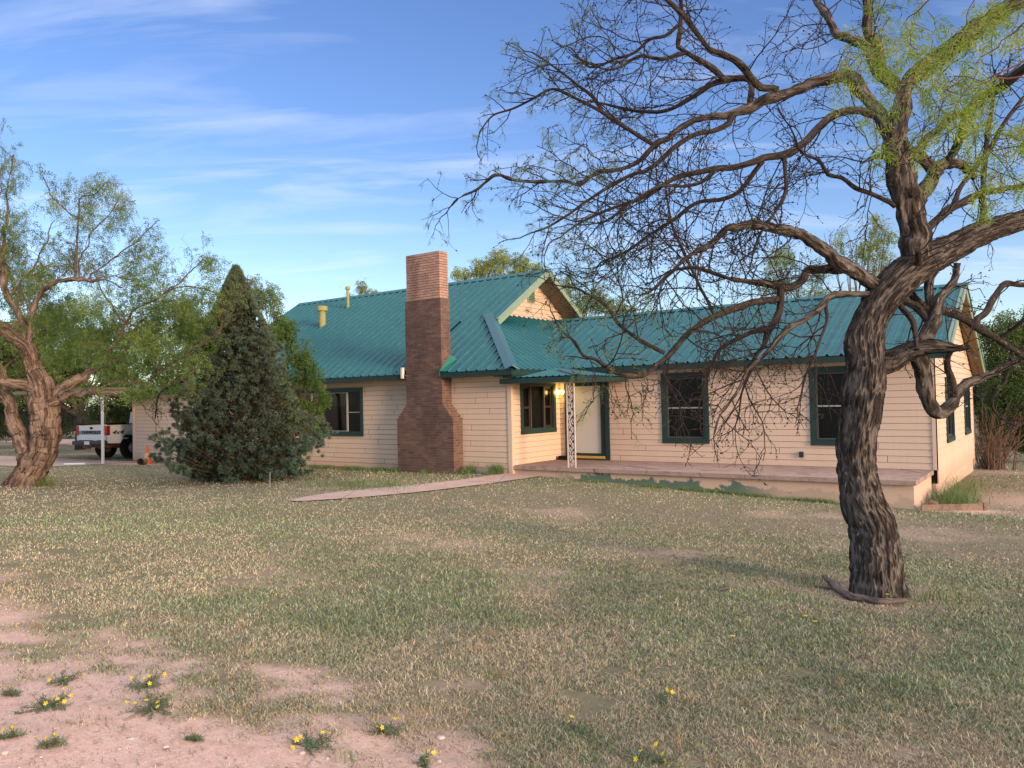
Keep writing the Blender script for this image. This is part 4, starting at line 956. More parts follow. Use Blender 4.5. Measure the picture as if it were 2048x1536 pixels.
# secondary branches and zigzag twigs
tw=MB();LV=Leaves();FR=[]
def px_of(p):
    d=p-C;z=d@CF;return 1024+FPX*(d@CR)/z,768-FPX*(d@CU)/z
def twig(p,d,L_,r,lvl,leafy):
    P,R=walk(p,d,L_,r,max(r*.45,.0016),.055 if lvl>1 else .09,.26 if lvl>1 else .2,-.02 if lvl<2 else -.035)
    tw.tube(P,R,4 if r>.004 else 3,cap=False)
    if lvl==0: FR.append((P[-1],P[-1]-P[-2],leafy))
    n=len(P)
    if lvl>=2:
        for i in range(1,n):      # knobbly short shoots at the joints
            if RNG.random()<.6:
                q=P[i];e=.0088*RNG.uniform(.6,1.3);a=rdir()*e;b=rdir()*e;c=nrm(P[i]-P[i-1])*e
                tw.add([q+a,q+b-a*.3,q-a,q-b,q+c*1.2,q-c*.8],[(0,1,4),(1,2,4),(2,3,4),(3,0,4),(1,0,5),(2,1,5),(3,2,5),(0,3,5)])
    if lvl<3:
        step=(.2,.105,.075)[lvl];k=max(1,int(L_/step))
        for j in range(k):
            t=(j+RNG.uniform(.2,1))/k
            if t<.12:continue
            i=min(n-2,int(t*(n-1)));pp=P[i]+(P[i+1]-P[i])*(t*(n-1)-i);dd=nrm(P[i+1]-P[i])
            ax=nrm(np.cross(dd,rdir()));ang=RNG.uniform(.5,1.15);nd=dd*math.cos(ang)+ax*math.sin(ang)
            twig(pp,nd,L_*(RNG.uniform(.3,.55)*(1.15-t*.5)),r*.55,lvl+1,leafy)
    else:
        FR.append((P[-1],P[-1]-P[-2],leafy));FR.append((P[n//2],rdir(),leafy))
for li,(P,R) in enumerate(LIMBS):
    Ls=np.r_[0,np.cumsum(np.linalg.norm(np.diff(P,axis=0),axis=1))];tot=Ls[-1]
    s_=.25 if R[0]<.06 else .55
    while s_<tot:
        i=min(len(P)-2,int(np.searchsorted(Ls,s_)));r=R[i]
        u,v=px_of(P[i])
        if r<.055 and -150<v<1000 and u<2250:
            d=nrm(P[i+1]-P[i]);ax=nrm(np.cross(d,rdir()));ang=RNG.uniform(.55,1.2);nd=d*math.cos(ang)+ax*math.sin(ang)
            L_=RNG.uniform(.45,1.15) if u<1800 else RNG.uniform(.3,.8)
            low_=(v>560)
            if low_: L_*=.82
            if v>760 and RNG.random()<.5: s_+=.2;continue
            if u<1200: L_*=.62
            if u<1080: L_*=.7
            leafy=(u<1200) or (u<1280 and RNG.random()<.5) or (1130<u<1260 and v>600)
            r1=min(r*.6,.0075) 
            twig(P[i],nd,L_,max(r1,.0035),1,leafy)
        s_+=RNG.uniform(.06,.17) if r<.02 else RNG.uniform(.11,.26)
    # the limb end goes on as a twig
    leafy=px_of(P[-1])[0]<1250
    if px_of(P[-1])[0]<1700: twig(P[-1],P[-1]-P[-3],.35,max(R[-1],.003),2,leafy)
# a fine hanging spray below the lowest limbs
for q in range(34):
    u=RNG.uniform(1400,1590);v=RNG.uniform(690,735);p=dep(u,v,DT-.3+RNG.uniform(-.3,.3))
    twig(p,np.array((RNG.normal()*.25-.15,RNG.normal()*.25,-1)),RNG.uniform(.2,.42),.0034,2,False)
for q in range(16):
    u=RNG.uniform(1200,1330);v=RNG.uniform(752,775);p=dep(u,v,DT-1.0+RNG.uniform(-.2,.2))
    twig(p,np.array((RNG.normal()*.3,RNG.normal()*.3,-1)),RNG.uniform(.2,.45),.0036,2,False)
tw.build('twigs',M['twig'],T1,TO)
# small pale leaf sprays at the far left tips, and hanging fresh foliage near the camera at top right
A=[(p,d) for p,d,l in FR if l]
for p,d in A:
    if RNG.random()<.62:
        m_=3;b=np.repeat(p[None],m_,0);dd=unit(np.array(d)*3+RNG.normal(size=(m_,3))*.6-np.array((0,0,.5)))
        fronds(LV,b,dd,RNG.uniform(.05,.085),6,.020,.0017,(.16,.245,.10),.3,.35)
B_=[(p,d) for p,d,l in FR if not l]
for p,d in B_:
    if RNG.random()<.02:
        b=np.repeat(p[None],2,0);fronds(LV,b,unit(RNG.normal(size=(2,3))-np.array((0,0,.5))),.06,6,.022,.0018,(.17,.25,.08),.3,.35)
hang=MB()
for q in range(78):
    # clump centres, photo px, distance 3.2-5.6 m (branches coming over the camera)
    u,v=random.choice(((1790,60),(1830,150),(1880,60),(1900,150),(1950,110),(1990,190),(2030,120),(2040,260),(1960,240),(1900,230),(2010,330),(1850,220),(1810,200),(1745,215),(2000,60),(1930,190),(1880,300),(2030,40),(2045,330),(1720,200),(1990,280),(1770,110),(1840,90)))
    Dq=RNG.uniform(3.6,5.8);p=dep(u+RNG.normal()*38,v+RNG.normal()*36,Dq)
    P,R=walk(p+np.array((0,0,.10)),np.array((RNG.normal()*.5,RNG.normal()*.5,-.35)),RNG.uniform(.15,.34),.0028,.0012,.04,.25,-.08)
    hang.tube(P,R,4)
    for i in range(1,len(P)):
        m_=2;b=np.repeat(P[i][None],m_,0);dd=unit(RNG.normal(size=(m_,3))+np.array((0,0,-.55)))
        fronds(LV,b,dd,RNG.uniform(.08,.12),7,.044,.0027,random.choice(((.20,.30,.035),(.26,.35,.045),(.15,.26,.05),(.31,.37,.06))),.25,.3)
for q in range(7):   # the thin boughs that carry them
    u,v=((1800,60),(1880,150),(1950,130),(2010,250),(1850,210),(2030,100),(1760,190))[q];e=dep(u,v,4.4+.2*q)
    s0=dep(2300+60*q,-160+70*q,3.4+.3*q);mid=(s0+e)/2+np.array((0,0,.25));P,R=smooth_path([s0,mid,e],[.012,.008,.003],.06)
    P[1:-1]+=RNG.normal(size=(len(P)-2,3))*.012;hang.tube(P,R,6)
hang.build('leafy_bough',M['twig2'],T1,TO)
LV.build('foliage',M['leaf'],T1,TO)
# ---------------------------------------------------------------- the leafy mesquite on the left
pb=gnd(45,972);D2=float((pb-C)@CF);TO2=tuple(pb)
T2=empty('mesquite_tree',TO2);tag(T2,'leaning reddish-barked mesquite in fresh green leaf at the left edge of the lawn','tree')
LIMBS=[];trunk=MB();ALLP=[]
def limb2(pts,D0,D1,k=1):
    D0=join(pts,D0,D2) if ALLP else D0
    pts=[(a,b,c*(.5 if c<=5 else .5+.45*min(1,(c-5)/5))) for a,b,c in pts];P,R=pathpx(pts,D2+D0,D2+D1);P,R=smooth_path(P,R,.025 if k==2 else .045);kk=len(P);jt=np.stack([fbm(np.arange(kk)*.13+q*31,np.full(kk,pts[0][0]*.7+D1),0,3,q)-.45 for q in range(3)],1)*(.22 if k==2 else 1);P[3:-1]+=jt[3:-1]*(.16+R[3:-1,None]*.8);LIMBS.append((P,R));ALLP.append((P,R))
    if R[0]>.06: bark_disp(P,R,max(24,int(150*min(1,R[0]/.3))),trunk,min(.06,R[0]*.22),int(pts[0][0])%83,20.,knots=((.9,2.2,.16,.09),) if k==2 else ())
    else: trunk.tube(P,R,8,bark=True)
limb2([(38,984,36),(50,962,31),(68,935,27),(84,905,27),(91,872,27),(88,830,28),(84,795,27),(78,763,23),(67,735,16),(56,700,14),(34,679,14),(0,654,13),(-45,620,12),(-100,560,9)],0,-.4,2)
limb2([(66,945,16),(54,925,15),(46,890,16),(36,860,16),(22,835,13),(16,795,11),(8,750,9),(-20,690,7),(-60,620,5)],.35,.9)
limb2([(95,800,15),(109,792,13),(134,772,11),(166,758,9),(190,745,7),(219,729,6),(250,700,5),(265,670,4),(285,640,3)],-.1,.6)
limb2([(96,806,13),(109,800,11),(141,790,9),(187,786,8),(234,790,7),(275,785,6),(312,780,5),(345,768,4),(372,760,4),(400,735,3)],-.1,-.7)
limb2([(56,705,11),(54,685,10),(52,654,9),(25,607,8),(12,579,8),(6,539,8),(3,499,6),(10,450,4),(14,414,3),(23,342,2),(28,310,1.5)],-.1,.4)
limb2([(60,700,8),(59,654,7),(67,622,8),(77,597,7),(91,576,7),(116,561,7),(150,555,7),(187,564,5),(219,561,3),(245,575,2)],-.1,-.8)
limb2([(150,554,4.5),(153,499,4),(156,436,3.5),(161,399,3),(178,392,2.5),(194,386,2),(215,365,1.5)],-.5,-.3)
limb2([(156,436,2.5),(125,417,2.5),(103,389,2),(87,355,1.5)],-.4,-.9)
limb2([(160,550,4),(156,524,3),(175,483,2.5),(200,446,2.5),(219,427,2),(237,399,1.5)],-.6,-1.1)
limb2([(175,560,4),(200,539,3),(234,511,3),(272,483,2.5),(300,458,2),(318,440,1.5)],-.6,.3)
limb2([(219,729,5),(225,696,5),(250,646,4.5),(272,621,4),(312,596,3.5),(350,580,3),(391,574,2.5),(431,580,2)],.4,-.2)
limb2([(330,586,3),(350,567,2.5),(375,549,2.5),(395,530,2),(412,512,1.5)],.1,.6)
limb2([(84,776,13),(62,776,12),(37,766,10),(0,755,9),(-50,735,8),(-110,690,6)],-.2,-1.2)
limb2([(250,646,3.5),(215,600,3),(195,560,2),(180,520,1.5)],.3,1.1)
limb2([(6,560,5),(-15,500,4),(-20,440,3),(0,380,2),(5,330,1.5)],.1,-.4)
limb2([(16,600,5),(45,560,3.5),(70,530,3),(95,480,2.5),(110,440,1.5)],.2,1.0)
limb2([(300,760,4),(350,720,3.5),(400,690,3),(440,660,2.5),(470,640,2)],-.4,-1.2)
limb2([(265,690,4),(310,680,3.5),(355,650,3),(400,640,2.5),(450,610,2)],.4,1.2)
trunk.build('trunk',M['bark2'],T2,TO2,smooth=True)
tw=MB();LV=Leaves();FR=[]
def twig2(p,d,L_,r,lvl):
    P,R=walk(p,d,L_,r,max(r*.4,.0025),.14,.2,-.02);tw.tube(P,R,3,cap=False);n=len(P)
    if lvl<2:
        k=max(1,int(L_/(.26,.2)[lvl]))
        for j in range(k):
            t=(j+RNG.uniform(.3,1))/k;i=min(n-2,int(t*(n-1)));dd=nrm(P[i+1]-P[i]);ax=nrm(np.cross(dd,rdir()));ang=RNG.uniform(.5,1.1)
            twig2(P[i]+(P[i+1]-P[i])*(t*(n-1)-i),dd*math.cos(ang)+ax*math.sin(ang),L_*RNG.uniform(.4,.6),r*.6,lvl+1)
    for i in range(max(1,n//3),n): FR.append((P[i],d))
for (P,R) in LIMBS:
    Ls=np.r_[0,np.cumsum(np.linalg.norm(np.diff(P,axis=0),axis=1))];s_=.3
    while s_<Ls[-1]:
        i=min(len(P)-2,int(np.searchsorted(Ls,s_)));r=R[i];u,v=px_of(P[i])
        if r<.11 and u>-60:
            d=nrm(P[i+1]-P[i]);ax=nrm(np.cross(d,rdir()));ang=RNG.uniform(.5,1.2);nd=d*math.cos(ang)+ax*math.sin(ang)
            if v>650: nd=nrm(nd+np.array((0,0,.25)))
            twig2(P[i],nd,RNG.uniform(.5,1.3)*(.65 if v<520 else 1),min(r*.5,.014),0)
        s_+=RNG.uniform(.25,.5)
tw.build('twigs',M['twig2'],T2,TO2)
FR=[FR[i] for i in RNG.permutation(len(FR))]
pp=np.array([p for p,d in FR]);uv=np.array([px_of(p) for p in pp])
cl=fbm(pp[:,0]*1.3,pp[:,1]*1.3,pp[:,2]*1.3,3,77)
keep=(cl>.34+RNG.uniform(-.06,.06,len(pp)))&(uv[:,1]<815);pp=pp[keep];uv=uv[keep];cl=cl[keep]
print('left fronds',len(pp))
for c_,sel in (((.125,.20,.05),RNG.random(len(pp))<.4),((.165,.235,.05),RNG.random(len(pp))<.35),((.095,.165,.055),RNG.random(len(pp))<.35)):
    b=pp[sel];hgt=np.clip((650-uv[sel,1])/300,0,1)[:,None]
    dd=unit(RNG.normal(size=b.shape)+np.array((0,0,-.55)));fronds(LV,b+RNG.normal(size=b.shape)*.05,dd,.19,6,.065,.0095,c_,.25,.35)
# hanging leafy masses low on the right of the crown
def mass(LV,cens,n,c_,ll=.068,lw=.0100,hang=.45):
    n=n*2.1
    for (u,v,ru,rv,D_,rd) in cens:
        m_=int(n*ru*rv/1200);a=unit(RNG.normal(size=(m_,3)))*RNG.uniform(.15,1,(m_,1))**.5
        P_=np.array([dep(u+a[i,0]*ru,v+a[i,1]*rv,D_+a[i,2]*rd) for i in range(m_)])
        k_=fbm(P_[:,0]*1.7,P_[:,1]*1.7,P_[:,2]*1.7,3,int(u))>.40;P_=P_[k_]
        if len(P_)==0: continue
        cc=np.array(c_)*RNG.uniform(.8,1.25);dd=unit(RNG.normal(size=P_.shape)+np.array((0,0,-hang)));fronds(LV,P_,dd,ll*3,5,ll,lw,cc,.3,.35)
G1=(.15,.235,.06);G2=(.19,.27,.07);G3=(.085,.15,.05)
mass(LV,[(290,600,60,45,D2+.6,1.),(340,640,70,50,D2+.8,1.2),(400,620,50,60,D2+1.2,1.2),(250,720,70,45,D2+.2,1.),(330,720,70,50,D2+.5,1.2),(400,690,60,60,D2+1.,1.2),(180,690,60,50,D2+1.5,1.),(130,630,60,50,D2+1.5,1.2),(60,600,60,50,D2+1.5,1.2),(350,765,40,16,D2-.6,.6),(290,780,30,18,D2-.8,.5),(215,640,50,60,D2+1.6,1.),(20,520,40,40,D2+.8,1.),(420,540,30,30,D2+.2,.6),(245,680,40,40,D2+1.,.8),(110,700,50,40,D2+1.9,.8)],120,G1)
mass(LV,[(18,360,26,50,D2+.2,.7),(30,440,40,60,D2+.3,.8),(20,520,45,50,D2+.5,.8),(105,395,28,45,D2-.6,.6),(155,385,40,40,D2-.4,.7),(205,375,40,35,D2-.4,.7),(245,410,25,40,D2-.8,.6),(180,445,60,50,D2-.5,.8),(235,480,40,40,D2-.6,.7),(110,480,45,45,D2+.2,.8),(290,480,35,32,D2,.6),(320,520,35,35,D2,.6),(265,530,40,35,D2-.2,.6),(60,560,60,40,D2+.6,.8),(170,520,60,40,D2,.8),(420,520,26,20,D2+.2,.4)],95,(.18,.25,.10),ll=.06,lw=.008)
mass(LV,[(300,560,45,35,D2-.3,.8),(250,795,16,22,D2-.9,.4),(350,600,40,40,D2,.8),(300,680,60,40,D2-.4,.8),(380,740,50,40,D2-.2,.7),(180,600,50,40,D2,.8),(80,560,40,40,D2+.4,.6),(255,815,9,12,D2-.9,.3),(430,600,30,50,D2+.4,.6)],90,G2)
print('leaf tris',LV.n//2)
LV.build('foliage',M['leaf'],T2,TO2)
# dead, dark hanging spray caught on the low bough
g=MB()
for q in range(26):
    p=dep(312+RNG.normal()*5,800+RNG.uniform(-20,35),D2-.6);P,R=walk(p,rdir()+np.array((0,0,-.5)),RNG.uniform(.15,.45),.008,.003,.05,.3);g.tube(P,R,4)
P,R=smooth_path([dep(372,760,D2-.7),dep(345,772,D2-.65),dep(318,790,D2-.6),dep(310,838,D2-.6)],[.03,.02,.02,.015],.05);g.tube(P,R,6)
g.build('dead_branch',M['black'],T2,TO2)
# ---------------------------------------------------------------- juniper
pb=gnd(478,968);DJ=float((pb-C)@CF)+1.2;pj=dep(478,958,DJ);jx,jy=pj[0],pj[1];jz=float(gz(jx,jy))
J=empty('juniper',(jx,jy,jz));tag(J,'dense dark green conical juniper standing in the lawn in front of the house','juniper')
mpx=DJ/FPX
hj=(960-532)*mpx
prof=lambda t:np.interp(t,[0,.07,.14,.26,.37,.49,.61,.72,.84,.93,1.0],[.85,1.38,1.55,1.38,1.16,1.0,.84,.62,.36,.18,.02])*(mpx*94*1.1)
LV=Leaves();br=MB();cent=[]
NJ=3800
t=RNG.random(NJ)**1.25;th=RNG.uniform(0,2*np.pi,NJ)
nz=fbm(np.cos(th)*2.2+5,np.sin(th)*2.2,t*9,4,61)
rad=prof(t)*(.9+(nz-.47)*np.interp(t,[0,.5,1],[1.5,1.05,.35]))
lob=np.where(RNG.random(NJ)<.72,1,RNG.uniform(.45,1,NJ));rad=rad*lob
side=CR[:2]/np.linalg.norm(CR[:2]);fwd=CF[:2]/np.linalg.norm(CF[:2])
asym=1+.16*np.cos(th)*np.where(t<.3,1,0)
lx=np.cos(th)*rad*asym;ly=np.sin(th)*rad
# low side boughs: left reaching, right reaching
ex=[]
for (az_,hh,ln,k) in ((math.pi,.155,1.95,150),(math.pi*.97,.26,1.45,110),(0.05,.13,1.75,170),(-.1,.05,1.65,150),(math.pi*1.1,.05,1.35,110),(math.pi*1.5,.06,1.3,130),(0.0,.22,1.45,90),(math.pi*.98,.09,1.6,110)):
    for q in range(k):
        s_=RNG.uniform(.35,1.0);w_=.26*(1.3-s_);ex.append((math.cos(az_)*ln*s_+RNG.normal()*w_,math.sin(az_)*ln*s_+RNG.normal()*w_,hh*hj+RNG.normal()*w_*.8+.12*s_))
CJ=np.concatenate([np.stack([lx,ly,t*hj],1),np.array(ex)])
CJ[:,2]=np.maximum(CJ[:,2],.12)
def jw(a): return np.stack([jx+side[0]*a[:,0]+fwd[0]*a[:,1],jy+side[1]*a[:,0]+fwd[1]*a[:,1],jz+a[:,2]],1)
lean=-.0;W_=jw(CJ);outw=unit(np.stack([side[0]*CJ[:,0]+fwd[0]*CJ[:,1],side[1]*CJ[:,0]+fwd[1]*CJ[:,1],np.full(len(CJ),.55)],1))
hol=fbm(W_[:,0]*1.5,W_[:,1]*1.5,W_[:,2]*1.5,3,91)
kp=hol>.39-.12*((W_[:,2]-jz)/hj);W_=W_[kp];outw=outw[kp];n=len(W_);sz=RNG.uniform(.065,.105,n)
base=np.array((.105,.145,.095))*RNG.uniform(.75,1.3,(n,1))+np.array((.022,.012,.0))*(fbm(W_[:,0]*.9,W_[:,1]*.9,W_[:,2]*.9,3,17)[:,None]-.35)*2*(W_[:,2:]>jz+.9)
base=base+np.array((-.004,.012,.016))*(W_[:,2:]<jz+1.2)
for k in range(46):
    d=unit(outw*.8+RNG.normal(size=(n,3))*.65);o=W_+RNG.normal(size=(n,3))*(sz*.16)[:,None];e=o+d*sz[:,None]*RNG.uniform(.8,1.2,(n,1));w_=unit(np.cross(d,RNG.normal(size=(n,3))))*.011
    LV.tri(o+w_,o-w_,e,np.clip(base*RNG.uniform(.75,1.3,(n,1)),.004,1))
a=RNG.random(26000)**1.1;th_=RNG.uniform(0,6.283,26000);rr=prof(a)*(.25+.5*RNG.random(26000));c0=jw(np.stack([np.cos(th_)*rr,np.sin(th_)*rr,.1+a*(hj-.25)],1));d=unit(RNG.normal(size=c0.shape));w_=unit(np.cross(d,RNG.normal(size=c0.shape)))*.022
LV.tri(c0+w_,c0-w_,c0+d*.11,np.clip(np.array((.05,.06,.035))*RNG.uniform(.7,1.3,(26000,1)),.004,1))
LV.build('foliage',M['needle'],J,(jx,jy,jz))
g=MB();P,R=smooth_path([(jx,jy,jz-.1),(jx+.03,jy,jz+1.5),(jx,jy,jz+hj*.95)],[.13,.09,.02],.1);g.tube(P,R,12,bark=True);g.build('trunk',M['bark2'],J,(jx,jy,jz),smooth=True)
g=MB()
for i in RNG.permutation(len(W_))[:420]:
    e=W_[i];z0=max(jz+.05,e[2]-.4*np.hypot(e[0]-jx,e[1]-jy)-.1);P,R=smooth_path([(jx,jy,z0),((jx+e[0])/2,(jy+e[1])/2,(z0+e[2])/2-.05),e],[.02,.012,.004],.12);g.tube(P,R,4,cap=False)
for q in range(90):
    a=RNG.uniform(0,6.28);p=np.array((jx+RNG.normal()*.25,jy+RNG.normal()*.25,jz+.02));P,R=walk(p,np.array((math.cos(a),math.sin(a),RNG.uniform(.1,.9))),RNG.uniform(.5,1.2),.010,.003,.1,.18);g.tube(P,R,4,cap=False)
g.build('branches',M['twig2'],J,(jx,jy,jz))
# ---------------------------------------------------------------- generic trees and shrubs
def leaf_tree(name,label,cat,base_px,D_,lobes,c_,group=None,ll=.09,lw=.011,n=120,trunk_r=.10,hang=.3,kind='frond',thin=.38,top=None,barkm='bark2'):
    """lobes: (u,v,ru,rv) crown lumps in photo px at distance D_."""
    b=dep(base_px[0],base_px[1],D_);z0=float(gz(b[0],b[1]));o=(b[0],b[1],z0);T=empty(name,o);tag(T,label,cat,group)
    n=n*(3.4 if kind=='frond' else 2.4);lw=lw*1.6;trunk_r*=.7
    LV=Leaves();tr=MB();cs=[dep(u,v,D_) for u,v,_,_ in lobes]
    fork=np.array((b[0],b[1],z0+max(.3,(min(c[2] for c in cs)-z0)*.55)))
    P,R=smooth_path([(b[0],b[1],z0-.1),(b[0]+.05,b[1],(z0+fork[2])/2),fork],[trunk_r*1.2,trunk_r,trunk_r*.8],.25);tr.tube(P,R,10,bark=True)
    for (u,v,ru,rv),c in zip(lobes,cs):
        mid=(fork+c)/2+np.array((RNG.normal()*.15,RNG.normal()*.15,-.15));P,R=smooth_path([fork,mid,c],[trunk_r*.6,trunk_r*.35,trunk_r*.12],.3);tr.tube(P,R,6,bark=True)
        rw=ru*D_/FPX
        for q in range(7):
            e=c+unit(RNG.normal(size=3))*np.array((rw,rw,rv*D_/FPX))*.85;P2,R2=smooth_path([mid if q%2 else c,(c+e)/2+RNG.normal(size=3)*.08,e],[trunk_r*.22,trunk_r*.13,trunk_r*.05],.3);tr.tube(P2,R2,4,bark=True,cap=False)
        m_=int(n*(ru*rv/900)*(D_/30)**0);a=unit(RNG.normal(size=(m_,3)))*(RNG.uniform(.05,1,(m_,1))**.45)
        P_=c+a[:,:1]*CR*rw+a[:,1:2]*CU*rv*D_/FPX+a[:,2:3]*CF*rw
        k_=fbm(P_[:,0]*(.9 if D_>25 else 2),P_[:,1]*(.9 if D_>25 else 2),P_[:,2]*(1.1 if D_>25 else 2),3,int(u)%51)>thin;P_=P_[k_]
        P_=P_[P_[:,2]>z0+.05]
        if len(P_)==0: continue
        cc=np.array(c_)*RNG.uniform(.85,1.2)
        if kind=='frond': fronds(LV,P_,unit(RNG.normal(size=P_.shape)+np.array((0,0,-hang))),ll*2.6,4,ll,lw,cc,.3,.4)
        else:
            for k in range(5):
                d=unit(RNG.normal(size=P_.shape));q=P_+RNG.normal(size=P_.shape)*ll*.8;w2=unit(np.cross(d,RNG.normal(size=P_.shape)))*lw
                LV.quad(q,q+d*ll*.5+w2,q+d*ll,q+d*ll*.5-w2,np.clip(cc*RNG.uniform(.7,1.3,(len(P_),1)),.004,1))
    tr.build('trunk',M[barkm],T,o,smooth=True)
    if LV.n: LV.build('foliage',M['leaf'],T,o)
    return T
YG=(.27,.32,.075);MG=(.17,.24,.07);DG=(.06,.095,.035)
leaf_tree('mesquite_tree','young bright green mesquite between the juniper and the picture window','tree',(600,938),22.5,[(572,660,22,30),(598,700,28,34),(615,745,30,34),(628,790,30,34),(608,830,36,34),(570,860,30,40),(625,860,22,24),(560,760,26,40),(575,810,30,40),(648,800,12,16),(590,900,30,22)],(.11,.19,.045),ll=.055,lw=.009,n=150,trunk_r=.05)
leaf_tree('mesquite_tree','pale feathery mesquite top showing behind the right shoulder of the juniper','tree',(535,930),25,[(520,590,26,28),(545,600,22,36),(555,650,16,40),(535,680,24,40),(500,560,16,14)],(.17,.24,.085),ll=.07,lw=.009,n=110,trunk_r=.10,hang=.8)
bg_='mesquites standing behind the house'
leaf_tree('mesquite_tree','yellow-green mesquite crown above the main roof right of the chimney','tree',(1000,800),36,[(925,548,22,16),(965,535,26,22),(1000,520,28,26),(1040,530,24,24),(1075,545,16,20),(990,548,50,16),(1045,555,30,16)],YG,bg_,n=150)
leaf_tree('mesquite_tree','green feathery mesquite above the wing roof beside the gable peak','tree',(1180,800),34,[(1135,570,20,24),(1160,590,28,30),(1195,600,26,28),(1150,625,30,22),(1225,612,22,20),(1255,625,22,14),(1110,600,14,20),(1290,632,16,10)],(.21,.28,.09),bg_,n=120)
leaf_tree('mesquite_tree','small yellow-green treetop just over the ridge beside the thin vent pipe','tree',(730,800),46,[(700,590,12,10),(724,574,12,16),(745,586,12,10),(690,598,10,6)],YG,bg_,n=200)
leaf_tree('mesquite_tree','tall yellow-green mesquite behind the wing seen between the big bare limbs','tree',(1720,800),32,[(1735,450,34,30),(1770,470,24,40),(1700,480,34,30),(1740,500,40,30),(1690,520,30,26),(1750,540,40,26),(1780,520,20,40),(1660,470,16,18)],YG,bg_,n=85,hang=.8,thin=.46)
leaf_tree('mesquite_tree','broad loose green mesquite behind the middle of the wing roof','tree',(1600,800),34,[(1560,520,34,30),(1600,505,36,28),(1640,540,34,30),(1580,560,50,26),(1540,570,30,26),(1620,585,46,18),(1500,590,34,18),(1680,575,30,22)],(.21,.28,.08),bg_,n=85,hang=.8,thin=.46)
leaf_tree('mesquite_tree','rounded green tree rising behind the gable end at the right','tree',(2010,880),30,[(1985,680,30,34),(2020,660,34,40),(2050,690,30,50),(2000,730,40,36),(2045,760,40,40),(1990,780,30,34),(2075,640,30,40),(2120,700,50,60),(2100,780,40,40)],(.10,.155,.04),n=260,ll=.08,lw=.014,kind='leaf',trunk_r=.14)
leaf_tree('evergreen_shrub','dark green dense shrub behind the bare-stemmed bush at the right edge','shrub',(2010,925),27.5,[(1990,830,36,44),(2025,820,36,50),(2050,860,36,50),(1985,870,26,40),(2090,840,40,60),(2000,780,26,26)],(.055,.095,.022),n=300,ll=.07,lw=.013,kind='leaf',trunk_r=.07)
leaf_tree('evergreen_shrub','dark low shrub in the shade beyond the right corner of the house','shrub',(2080,930),34,[(2040,890,40,30),(2090,880,60,36),(2150,860,60,50)],(.045,.08,.025),n=260,ll=.09,lw=.015,kind='leaf',trunk_r=.07)
# left background: rows of trees and brush behind the drive
lb='trees and brush beyond the drive on the left'
leaf_tree('mesquite_tree','dark-trunked mesquite just behind the pickup tail beyond the drive','tree',(160,895),44,[(120,720,50,50),(170,700,50,50),(215,740,40,40),(90,760,40,40),(150,780,40,26),(60,680,50,50),(120,640,50,40),(0,700,50,50),(30,760,50,50)],(.13,.19,.065),lb,n=230,ll=.11,lw=.018,trunk_r=.35,barkm='bark')
leaf_tree('brush','dusky olive brush left of the leaning trunk beyond the drive','shrub',(-20,890),48,[(-60,800,60,60),(-10,790,50,60),(20,840,40,40),(-30,730,60,50)],(.06,.075,.035),lb,n=230,ll=.12,lw=.02,kind='leaf',barkm='bark')
leaf_tree('brush','grey-green low brush between the two trunk forks beyond the dirt lane','shrub',(110,885),52,[(90,830,50,36),(140,840,40,30),(60,800,40,40),(110,780,50,36)],(.075,.09,.05),lb,n=230,ll=.12,lw=.02,kind='leaf',barkm='bark')
leaf_tree('brush','dark green brush filling the gap above the pickup bed','shrub',(230,880),50,[(200,830,36,34),(240,820,40,40),(285,810,50,50),(230,780,50,30),(320,790,40,40)],(.055,.085,.028),lb,n=260,ll=.12,lw=.02,kind='leaf',barkm='bark')
leaf_tree('mesquite_tree','tall green tree behind the garage roof left of the juniper','tree',(340,860),42,[(300,700,60,50),(360,720,50,50),(410,690,40,60),(330,650,50,40),(400,760,50,26),(450,700,30,60),(260,650,50,50),(200,700,50,50),(380,640,50,40),(250,740,60,40)],(.15,.22,.075),lb,n=110,ll=.10,lw=.016,trunk_r=.2,thin=.44)
for i,(u,D_,hh,lab) in enumerate(((-120,62,90,'dark distant tree farthest left beyond the dirt lane'),(40,66,80,'distant dark tree seen left of the thick leaning trunk'),(210,70,70,'distant dark tree above the pickup tailgate'),(500,75,60,'distant tree hidden behind the juniper and main roof'),(1350,70,60,'distant tree low behind the wing roof ridge'),(1960,60,90,'distant dark tree beyond the gable end'),(2130,55,110,'distant dark tree at the far right edge'))):
    v0=850-.022*(u-1024);leaf_tree('distant_tree',lab,'tree',(u,v0+18),D_,[(u+dx,v0-hh*k,46,hh*.32) for dx,k in ((-60,.35),(-20,.6),(30,.55),(70,.35),(0,.25),(110,.25),(-110,.2))],(.05,.07,.032),lb if u<600 else 'distant trees on the horizon',n=150,ll=.16,lw=.035,kind='leaf',trunk_r=.2,thin=.36,barkm='bark')
# brown-stemmed leggy bush at the gable corner
pb=gnd(1985,938);g=MB();DB=float((pb-C)@CF);T=empty('leggy_bush',tuple(pb));tag(T,'bare reddish-brown multi-stemmed bush fanning up at the right rear corner of the house','bush')
LV=Leaves()
for q in range(95):
    a=RNG.normal()*.16;p=pb+CR*RNG.normal()*.22+np.array((0,0,-.02));p=p+CF*RNG.normal()*.2
    d=nrm(np.array((0,0,1.))+CR*(RNG.normal()*.32+.08)+CF*RNG.normal()*.25);L_=RNG.uniform(.6,2.4)
    P,R=walk(p,d,L_,RNG.uniform(.008,.02),.003,.16,.09);g.tube(P,R,5,cap=False)
    for k in range(3):
        i=RNG.integers(len(P)//2,len(P));P2,R2=walk(P[i],d+rdir()*.8,RNG.uniform(.2,.6),.005,.002,.1,.2);g.tube(P2,R2,3,cap=False)
g.build('stems',paint('grey_brown_stem',(.17,.105,.075),.35,.85,.15,9),T,tuple(pb))
